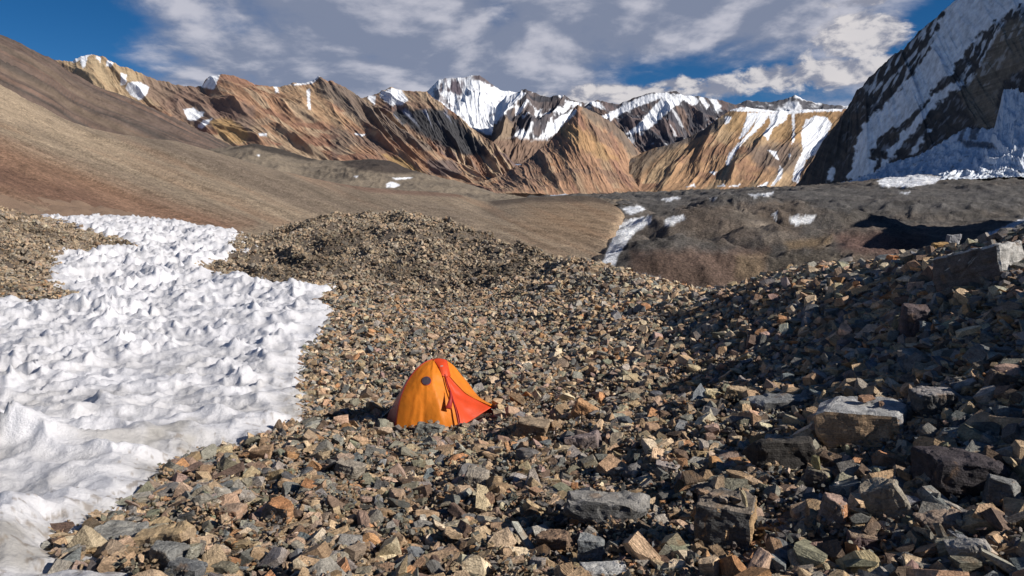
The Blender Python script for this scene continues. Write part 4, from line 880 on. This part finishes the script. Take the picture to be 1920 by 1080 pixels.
# stones of the scree that show largest: one object each
apx = SZ/Y*F_PX
SZc = SZ
inframe = (fpx > 10) & (fpx < 1910) & (fpy > 400) & (fpy < 1085)
order = np.argsort(-(apx*inframe*(1-.3*sstep(.15, .4, X/Y))))
WANT = 300-len(NAMED)-9
chosen = []; cx = []
def project_pt(x, y, z):
    a, b = project(np.array([x, y, z])); return float(a), float(b)
for i in order:
    if len(chosen) >= WANT: break
    x, y, s = X[i], Y[i], SZ[i]
    if any((x-a)**2+(y-b)**2 < (r+s*.45)**2 for a, b, r, _, _ in placed): continue
    if any((x-a)**2+(y-b)**2 < (.52*(r+s))**2 for a, b, r in cx): continue
    # keep the view of the tent and of the landmark boulders open
    if poly_sd(np.array([x]), np.array([y]), TENT_FOOT)[0] > -.5 and y < 12: continue
    hid = False
    for nmx, lx, ly in landmarks:
        if abs(fpx[i]-lx) < apx[i]*.8+28 and -10 < fpy[i]-ly < apx[i]*1.0+12: hid = True; break
    if hid: continue
    chosen.append(i); cx.append((x, y, s))
det = []
for i in range(NV):
    nm, d = SHAPES[i % len(SHAPES)]
    bm = block_bm([q*R.uniform(.88, 1.12) for q in d], R.randint(5, 8), R, (.55, .9)); chip(bm, 1.0, R, .034, 2, .03)
    me = bpy.data.meshes.new('rock'); bm.to_mesh(me); bm.free(); me.materials.append(M_rock_o); det.append(me)
used = set(); keepmask = np.ones(N, bool)
def place_word(dx, dy):
    a = math.degrees(math.atan2(-dy, dx)) % 360
    return ['right of', 'behind and right of', 'behind', 'behind and left of', 'left of', 'in front and left of', 'in front of', 'in front and right of'][int(((a+22.5) % 360)//45)]
near_words = ['close', 'a step', 'some way', 'farther']
for i in chosen:
    keepmask[i] = False
    j = int(SHI[i]); o = bpy.data.objects.new('rock', det[j]); C.objects.link(o)
    s = SZ[i]; o.location = (X[i], Y[i], zc[i]+s*.24); o.rotation_euler = (ROT[i, 0]*.7, ROT[i, 1]*.7, ROT[i, 2]); o.scale = (s*R.uniform(.85, 1.35), s*R.uniform(.7, 1.15), s*R.uniform(.6, 1.1))
    o.color = (*np.clip(RC[i], .02, .8), 1)
    d2 = (PC-RC[i]).astype(float); cname = PAL[int(np.argmin((d2**2).sum(1)))][0]
    sh = SHAPES[j % len(SHAPES)][0]
    w = apx[i]; size = 'big' if w > 62 else 'medium' if w > 44 else 'small'
    px, py = fpx[i], fpy[i]
    L = sorted(landmarks, key=lambda q: math.hypot(q[1]-px, q[2]-py))
    lab = None
    for q in L[:9]:
        dist = math.hypot(q[1]-px, q[2]-py); dw = 'just' if dist < 70 else 'slightly' if dist < 130 else 'farther' if dist < 240 else 'far'
        c = f"{size} {cname} {sh} {dw} {place_word(px-q[1], py-q[2])} the {q[0]}"
        if c not in used: lab = c; break
    used.add(lab); o['label'] = lab; o['category'] = 'rock'; o['group'] = GROUP
# small stones lying on top of two of the big blocks
def top_stone(bi, fx, fy, size, shape, colr, rot, label):
    bo = boulders[bi]; dg = [v.co for v in bo.data.vertices]
    mxv = [max(v[i] for v in dg) for i in range(3)]; mnv = [min(v[i] for v in dg) for i in range(3)]
    x = mnv[0]+(mxv[0]-mnv[0])*fx; y = mnv[1]+(mxv[1]-mnv[1])*fy
    zt = max(v.z for v in dg if abs(v.x-x) < .15 and abs(v.y-y) < .2)
    M = Matrix.Translation(bo.location) @ Euler(bo.rotation_euler).to_matrix().to_4x4()
    o = bpy.data.objects.new('rock', det[shape]); C.objects.link(o); o.location = M @ Vector((x, y, zt+size*(.45 if rot[1] > 1 else .16)))
    o.rotation_euler = rot; o.scale = (size,)*3; o.color = (*colr, 1); o['label'] = label; o['category'] = 'rock'; o['group'] = GROUP
top_stone(1, .10, .45, .075, 2, (.48,.33,.22), (0, 0, .3), 'small pinkish tan stone on the left end of the buff edged block')
top_stone(1, .28, .40, .11, 4, (.34,.26,.2), (0, 0, .1), 'thin flat brown stone on the buff edged block')
top_stone(1, .45, .35, .10, 5, (.40,.33,.26), (0, .1, .9), 'pale brown flat stone in the middle of the buff edged block')
top_stone(1, .62, .40, .075, 3, (.30,.22,.15), (.2, 0, 2), 'small dark tan stone on the buff edged block')
top_stone(1, .78, .35, .14, 4, (.50,.42,.27), (0, 1.35, .2), 'thin pale stone standing upright on the buff edged block')
top_stone(0, .50, .60, .15, 5, (.34,.20,.13), (0, 0, .2), 'flat rusty stone lying on top of the brown faced block')
top_stone(0, .66, .45, .08, 2, (.30,.19,.13), (0, 0, 1.2), 'small brown chip of stone on top of the brown faced block')
top_stone(27, .4, .5, .12, 5, (.38,.34,.18), (0, 1.3, .3), 'yellowish chip standing on the yellow flanked boulder')
top_stone(19, .5, .5, .07, 3, (.4,.3,.2), (0, 0, .3), 'tiny tan stone on the slab lying against the tent')
# scree stones that would sit inside the singled-out rocks
for a, b, r, _, h in placed:
    keepmask &= ((X-a)**2+(Y-b)**2 > (r*.80)**2) | (SZ < .05)
    front = (np.abs(X-a) < r) & (Y < b) & (Y > b-r*2.2) & (SZ > h*.4); keepmask &= ~front
for a, b, s in cx: keepmask &= ((X-a)**2+(Y-b)**2 > (s*.30)**2)
print('scree stones', keepmask.sum(), 'singled out', len(chosen)+len(NAMED))

def scatter(name, label, kp):
    n = int(kp.sum()); me = bpy.data.meshes.new(name); me.vertices.add(n)
    s = SZ[kp]; P0 = np.stack([X[kp], Y[kp]], -1); lift = rng.uniform(-.12, .38, n)*s+np.where((s < .055) & (P0[:, 1] < 14.5), rng.uniform(0, .085, n), 0)
    P = np.stack([X[kp], Y[kp], zc[kp]+lift], -1).astype(np.float32); me.vertices.foreach_set('co', P.ravel())
    def attr(nm, ty, key, arr):
        a = me.attributes.new(nm, ty, 'POINT'); a.data.foreach_set(key, np.ascontiguousarray(arr).ravel())
    sq = np.exp(rng.normal(0, .24, (n, 3)))*s[:, None]
    attr('scl', 'FLOAT_VECTOR', 'vector', sq.astype(np.float32)); attr('rot', 'FLOAT_VECTOR', 'vector', ROT[kp].astype(np.float32))
    attr('idx', 'INT', 'value', SHI[kp].astype(np.int32))
    c4 = np.ones((n, 4), np.float32); c4[:, :3] = np.clip(RC[kp], .015, .8); attr('rcol', 'FLOAT_COLOR', 'color', c4)
    o = bpy.data.objects.new(name, me); C.objects.link(o); me.materials.append(M_rock_i)
    ng = bpy.data.node_groups.new('scree', 'GeometryNodeTree')
    ng.interface.new_socket('Geometry', in_out='INPUT', socket_type='NodeSocketGeometry'); ng.interface.new_socket('Geometry', in_out='OUTPUT', socket_type='NodeSocketGeometry')
    gi = ng.nodes.new('NodeGroupInput'); go = ng.nodes.new('NodeGroupOutput'); ip = ng.nodes.new('GeometryNodeInstanceOnPoints')
    ci = ng.nodes.new('GeometryNodeCollectionInfo'); ci.inputs['Collection'].default_value = lib; ci.inputs['Separate Children'].default_value = True; ci.inputs['Reset Children'].default_value = True
    def na(nm, ty):
        q = ng.nodes.new('GeometryNodeInputNamedAttribute'); q.data_type = ty; q.inputs['Name'].default_value = nm
        return [s_ for s_ in q.outputs if s_.enabled and s_.name == 'Attribute'][0]
    e = ng.nodes.new('FunctionNodeEulerToRotation')
    L = ng.links.new
    L(gi.outputs[0], ip.inputs['Points']); L(ci.outputs[0], ip.inputs['Instance']); ip.inputs['Pick Instance'].default_value = True
    L(na('idx', 'INT'), ip.inputs['Instance Index']); L(na('rot', 'FLOAT_VECTOR'), e.inputs[0]); L(e.outputs[0], ip.inputs['Rotation']); L(na('scl', 'FLOAT_VECTOR'), ip.inputs['Scale'])
    L(ip.outputs[0], go.inputs[0])
    md = o.modifiers.new('scree', 'NODES'); md.node_group = ng
    o['kind'] = 'stuff'; o['label'] = label
    return o
scatter('scree', 'loose angular scree of tan, grey and rust stones covering the moraine', keepmask)

# ------------------------------------------------------------------ the tent
def cloth(name, col, trans=.35):
    m, T, b, out = new_mat(name)
    g = T.node('ShaderNodeNewGeometry'); n = T.noise(g.outputs['Position'], 3.5, 4, .5)
    c = T.mix(T.mapr(n, .3, .7, 0, 1), RGB(*[q*.86 for q in col]), RGB(*col))
    T.l.new(c, b.inputs['Base Color']); b.inputs['Roughness'].default_value = .5; b.inputs['Specular IOR Level'].default_value = .3
    tr = T.node('ShaderNodeBsdfTranslucent'); T.l.new(c, tr.inputs[0]); ms = T.node('ShaderNodeMixShader'); ms.inputs[0].default_value = trans
    T.l.new(b.outputs[0], ms.inputs[1]); T.l.new(tr.outputs[0], ms.inputs[2]); T.l.new(ms.outputs[0], out.inputs[0])
    bump(T, b, T.noise(g.outputs['Position'], 16, 5, .6), .012, .5)
    return m
M_or = cloth('orange_tent_cloth', (.98, .345, .032), .42); M_rd = cloth('red_tent_cloth', (.88, .105, .03)); M_dr = cloth('dark_red_tent_cloth', (.42, .035, .03), .2)
def plain(name, col, rough=.7):
    m, T, b, out = new_mat(name); b.inputs['Base Color'].default_value = RGB(*col); b.inputs['Roughness'].default_value = rough; return m
M_vent = plain('vent_mesh', (.06, .045, .06)); M_cord = plain('cord_white', (.6, .58, .52)); M_metal = plain('tent_peg_metal', (.35, .35, .36), .35); M_sleeve = plain('sleeve_red', (.50, .05, .04))
tent = bpy.data.objects.new('tent', None); C.objects.link(tent)
tb = to_world(830, 800, 12.1); tent.location = tuple(tb)
tent['label'] = 'small orange and red dome tent with a round dark vent pitched in the scree'; tent['category'] = 'tent'
def curve(pts, n):
    P = np.array([to_world(*p) for p in pts]); d = np.r_[0, np.cumsum(np.linalg.norm(np.diff(P, axis=0), axis=1))]; d /= d[-1]
    # Catmull-Rom
    t = np.linspace(0, 1, n); out = []
    for q in t:
        i = min(max(int(np.searchsorted(d, q, 'right')-1), 0), len(P)-2); f = (q-d[i])/(d[i+1]-d[i])
        p0, p1, p2, p3 = P[max(i-1, 0)], P[i], P[i+1], P[min(i+2, len(P)-1)]
        out.append(.5*((2*p1)+(-p0+p2)*f+(2*p0-5*p1+4*p2-p3)*f*f+(-p0+3*p1-3*p2+p3)*f**3))
    return np.array(out)
def panel(name, ca, cb, mat, n=40, m=30, bulge=0, wr=None, seed=0, smooth=True):
    A = curve(ca, n); B = curve(cb, n); v = np.linspace(0, 1, m)[:, None, None]
    P = A[None]*(1-v)+B[None]*v
    dn = np.cross(P[m//2, -1]-P[m//2, 0], P[-1, n//2]-P[0, n//2]); dn /= np.linalg.norm(dn)+1e-9
    if dn[1] > 0: dn = -dn
    vv = v[..., 0]; uu = np.linspace(0, 1, n)[None]
    off = bulge*np.sin(math.pi*vv)*(.35+.65*np.sin(math.pi*np.clip(uu, 0, 1)))*(1-uu**5)
    if wr is not None: off = off+wr(uu+0*vv, vv+0*uu)*np.sin(math.pi*vv)**.5
    P = P+dn*off[..., None]
    P = P-tb
    o = link_mesh(name, P, grid_faces(m, n), None, mat, smooth, tent)
    sm = o.modifiers.new('thickness', 'SOLIDIFY'); sm.thickness = .004; sm.offset = 0
    return o, A, B
left_edge = [(741,812,11.62),(744,785,11.70),(749,755,11.80),(759,727,11.95),(770,707,12.1),(783,691,12.22),(797,680,12.35),(812,674,12.45)]
crease = [(862,800,11.68),(859,778,11.78),(852,756,11.9),(843,738,12.0),(837,722,12.08),(833,706,12.16),(826,690,12.3),(818,674,12.45)]
def wr_front(u, v):
    # taut folds fan down from the sleeve to the pegs
    f = .016*np.sin((v*11+u*2.2))*sstep(.85, .1, u)+.012*np.sin(v*23-u*5)*sstep(.5, 0, u)
    f = f+.035*np.exp(-((v-.22-.22*u)/.05)**2)*sstep(.6, .0, u)-.03*np.exp(-((v-.42-.05*u)/.04)**2)*sstep(.7, .0, u)+.02*np.exp(-((v-.75+.2*u)/.06)**2)
    return .6*f+.008*fbm(u*9, v*9, 3, 401)
front, A_, B_ = panel('front_panel', left_edge, crease, M_or, 60, 60, .15, wr_front)
# red vestibule between the crease and the seam that runs out to the right-hand peg
seam = [(921,761,12.25),(905,754,12.27),(888,746,12.28),(872,736,12.30),(860,724,12.32),(849,712,12.34),(840,700,12.38),(830,678,12.45)]
panel('vestibule', [(863,801,11.66),(860,778,11.74),(853,756,11.86),(844,738,11.98),(838,722,12.06),(834,706,12.14),(829,690,12.3),(823,675,12.45)],
      [(921,764,12.22),(905,756,12.25),(888,747,12.26),(872,738,12.28),(860,726,12.30),(849,714,12.32),(840,702,12.36),(830,678,12.44)], M_rd, 44, 34, -.03,
      lambda u, v: .010*np.sin(v*9+u*14)+.010*np.sin(u*40)*(1-v)*.3+.006*fbm(u*9, v*9, 3, 402))
outline = [(922,758,12.5),(908,751,12.6),(894,741,12.75),(883,730,12.9),(873,715,13.0),(861,698,13.05),(849,684,12.95),(834,674,12.7)]
panel('rear_panel', seam, outline, M_or, 44, 24, .03, lambda u, v: .006*fbm(u*8, v*8, 3, 403))
panel('roof_band', [(811,674,12.42),(818,672,12.46),(825,672,12.5),(832,673,12.55),(838,676,12.62)], [(829,706,12.12),(833,706,12.14),(836,707,12.17),(840,706,12.2),(845,705,12.28)], M_rd, 16, 16, .06)
left_back = [(723,798,12.75),(727,780,12.8),(736,760,12.85),(750,735,12.9),(765,711,12.9),(782,691,12.85),(798,679,12.7),(815,673,12.5)]
panel('side_panel', left_edge, left_back, M_dr, 40, 20, .02)
panel('back_panel', left_back, [(925,775,13.6),(918,765,13.6),(905,752,13.6),(890,735,13.5),(878,718,13.4),(862,700,13.25),(845,684,13.0),(834,676,12.7)], M_or, 30, 30, -.1)
panel('far_panel', outline, [(925,775,13.6),(918,765,13.6),(905,752,13.6),(890,735,13.5),(878,718,13.4),(862,700,13.25),(845,684,13.0),(834,677,12.72)], M_or, 30, 12, .02)
def tube(name, P, r, mat, parent=tent, seg=6):
    P = np.asarray(P)-(tb if parent is tent else 0); n = len(P); V = []; Fc = []
    for i in range(n):
        t = P[min(i+1, n-1)]-P[max(i-1, 0)]; t /= np.linalg.norm(t)+1e-9
        a = np.cross(t, (0, 0, 1.0)); a = a/np.linalg.norm(a) if np.linalg.norm(a) > 1e-3 else np.array((1., 0, 0)); b = np.cross(t, a)
        for k in range(seg):
            w = 2*math.pi*k/seg; V.append(P[i]+r*(math.cos(w)*a+math.sin(w)*b))
    for i in range(n-1):
        for k in range(seg): Fc.append((i*seg+k, i*seg+(k+1) % seg, (i+1)*seg+(k+1) % seg, (i+1)*seg+k))
    return link_mesh(name, np.array(V), np.array(Fc), None, mat, True, parent)
tube('pole_sleeve', A_+np.array((0, .01, 0)), .012, M_sleeve)
tube('door_flap', curve([(861,800,11.62),(857,778,11.70),(851,755,11.82),(845,735,11.94),(839,718,12.04),(834,702,12.12)], 30), .013, M_dr)
# fold of the door that hangs open, with a dark gap beside it
panel('door_fold', [(846,768,11.72),(848,756,11.75),(847,742,11.82),(843,728,11.92)], [(834,766,11.68),(838,758,11.71),(842,746,11.78),(842,734,11.9)], M_dr, 12, 8, .02)
# the round vent sits on the cloth of the front panel
ctr_t = np.array(to_world(799.5, 713, 1.0)); d = ctr_t/np.linalg.norm(ctr_t)
fm = front.data; co = np.zeros(len(fm.vertices)*3); fm.vertices.foreach_get('co', co); co = co.reshape(-1, 3)+tb
k = int(np.argmin(np.linalg.norm(np.cross(co, d), axis=1))); pc = co[k]
r0, c0 = divmod(k, 60)
nrm = np.cross(co[k+2]-co[k-2], co[k+120]-co[k-120]); nrm /= np.linalg.norm(nrm)
if nrm[1] > 0: nrm = -nrm
nrm = nrm*.5-d; nrm /= np.linalg.norm(nrm)
ax = np.cross(nrm, (0, 0, 1)); ax /= np.linalg.norm(ax); ay = np.cross(ax, nrm)
from mathutils.bvhtree import BVHTree
bvh = BVHTree.FromPolygons([tuple(v) for v in co], [tuple(p.vertices) for p in fm.polygons])
def on_cloth(p, off):
    h_ = bvh.ray_cast(Vector(p+nrm*.4), Vector(-nrm))[0]
    return (np.array(h_) if h_ is not None else p)+nrm*off
def disc(name, r, off, mat, dome=.01):
    V = [on_cloth(pc, off)-tb]; Fc = []
    for ring, rr in enumerate((.5, 1.0)):
        for q in range(24):
            w = 2*math.pi*q/24; V.append(on_cloth(pc+ax*r*rr*math.cos(w)+ay*r*rr*math.sin(w), off)-tb)
    Fc = [(0, 1+q, 1+(q+1) % 24, 0) for q in range(24)]; F3 = [(1+q, 25+q, 25+(q+1) % 24, 1+(q+1) % 24) for q in range(24)]
    me = bpy.data.meshes.new(name); me.from_pydata([tuple(v) for v in V], [], [f[:3] for f in Fc]+F3); me.materials.append(mat)
    o = bpy.data.objects.new(name, me); C.objects.link(o); o.parent = tent
    s = o.modifiers.new('thickness', 'SOLIDIFY'); s.thickness = .006
    return o
disc('vent', .073, .008, M_vent)
w = np.linspace(0, 2*math.pi, 33)
tube('vent_rim', [on_cloth(pc+ax*.074*math.cos(q)+ay*.074*math.sin(q), .007) for q in w], .006, M_sleeve)
def guy(a, b):
    A, B = np.array(to_world(*a)), np.array(to_world(*b)); B[2] = near_z(B[0], B[1])+.10
    t = np.linspace(0, 1, 8)[:, None]; P = A*(1-t)+B*t; P[:, 2] -= .03*np.sin(math.pi*t[:, 0]); tube('guy_line', P, .006, M_cord, seg=5)
    tube('peg', [B+np.array((0, 0, .03)), B+np.array((.02, .0, -.12))], .007, M_metal, seg=6)
guy((921,767,12.25), (945,772,12.1)); guy((816,676,12.45), (716,800,12.5)); guy((744,812,11.62), (728,826,11.3))
# small maker's mark on the roof band (a pale flash of print)
lm = to_world(829, 686, 12.28)-tb
me = bpy.data.meshes.new('badge'); V = [(-.02,0,-.012),(.022,0,-.004),(.018,0,.014),(-.022,0,.008)]; me.from_pydata([tuple(np.array(v)+lm+np.array((0,-.055,.01))) for v in V]+[tuple(np.array(v)+lm+np.array((0,-.052,.01))) for v in V], [], [(0,1,2,3),(7,6,5,4),(0,4,5,1),(1,5,6,2),(2,6,7,3),(3,7,4,0)])
me.materials.append(M_cord); o = bpy.data.objects.new('badge', me); C.objects.link(o); o.parent = tent
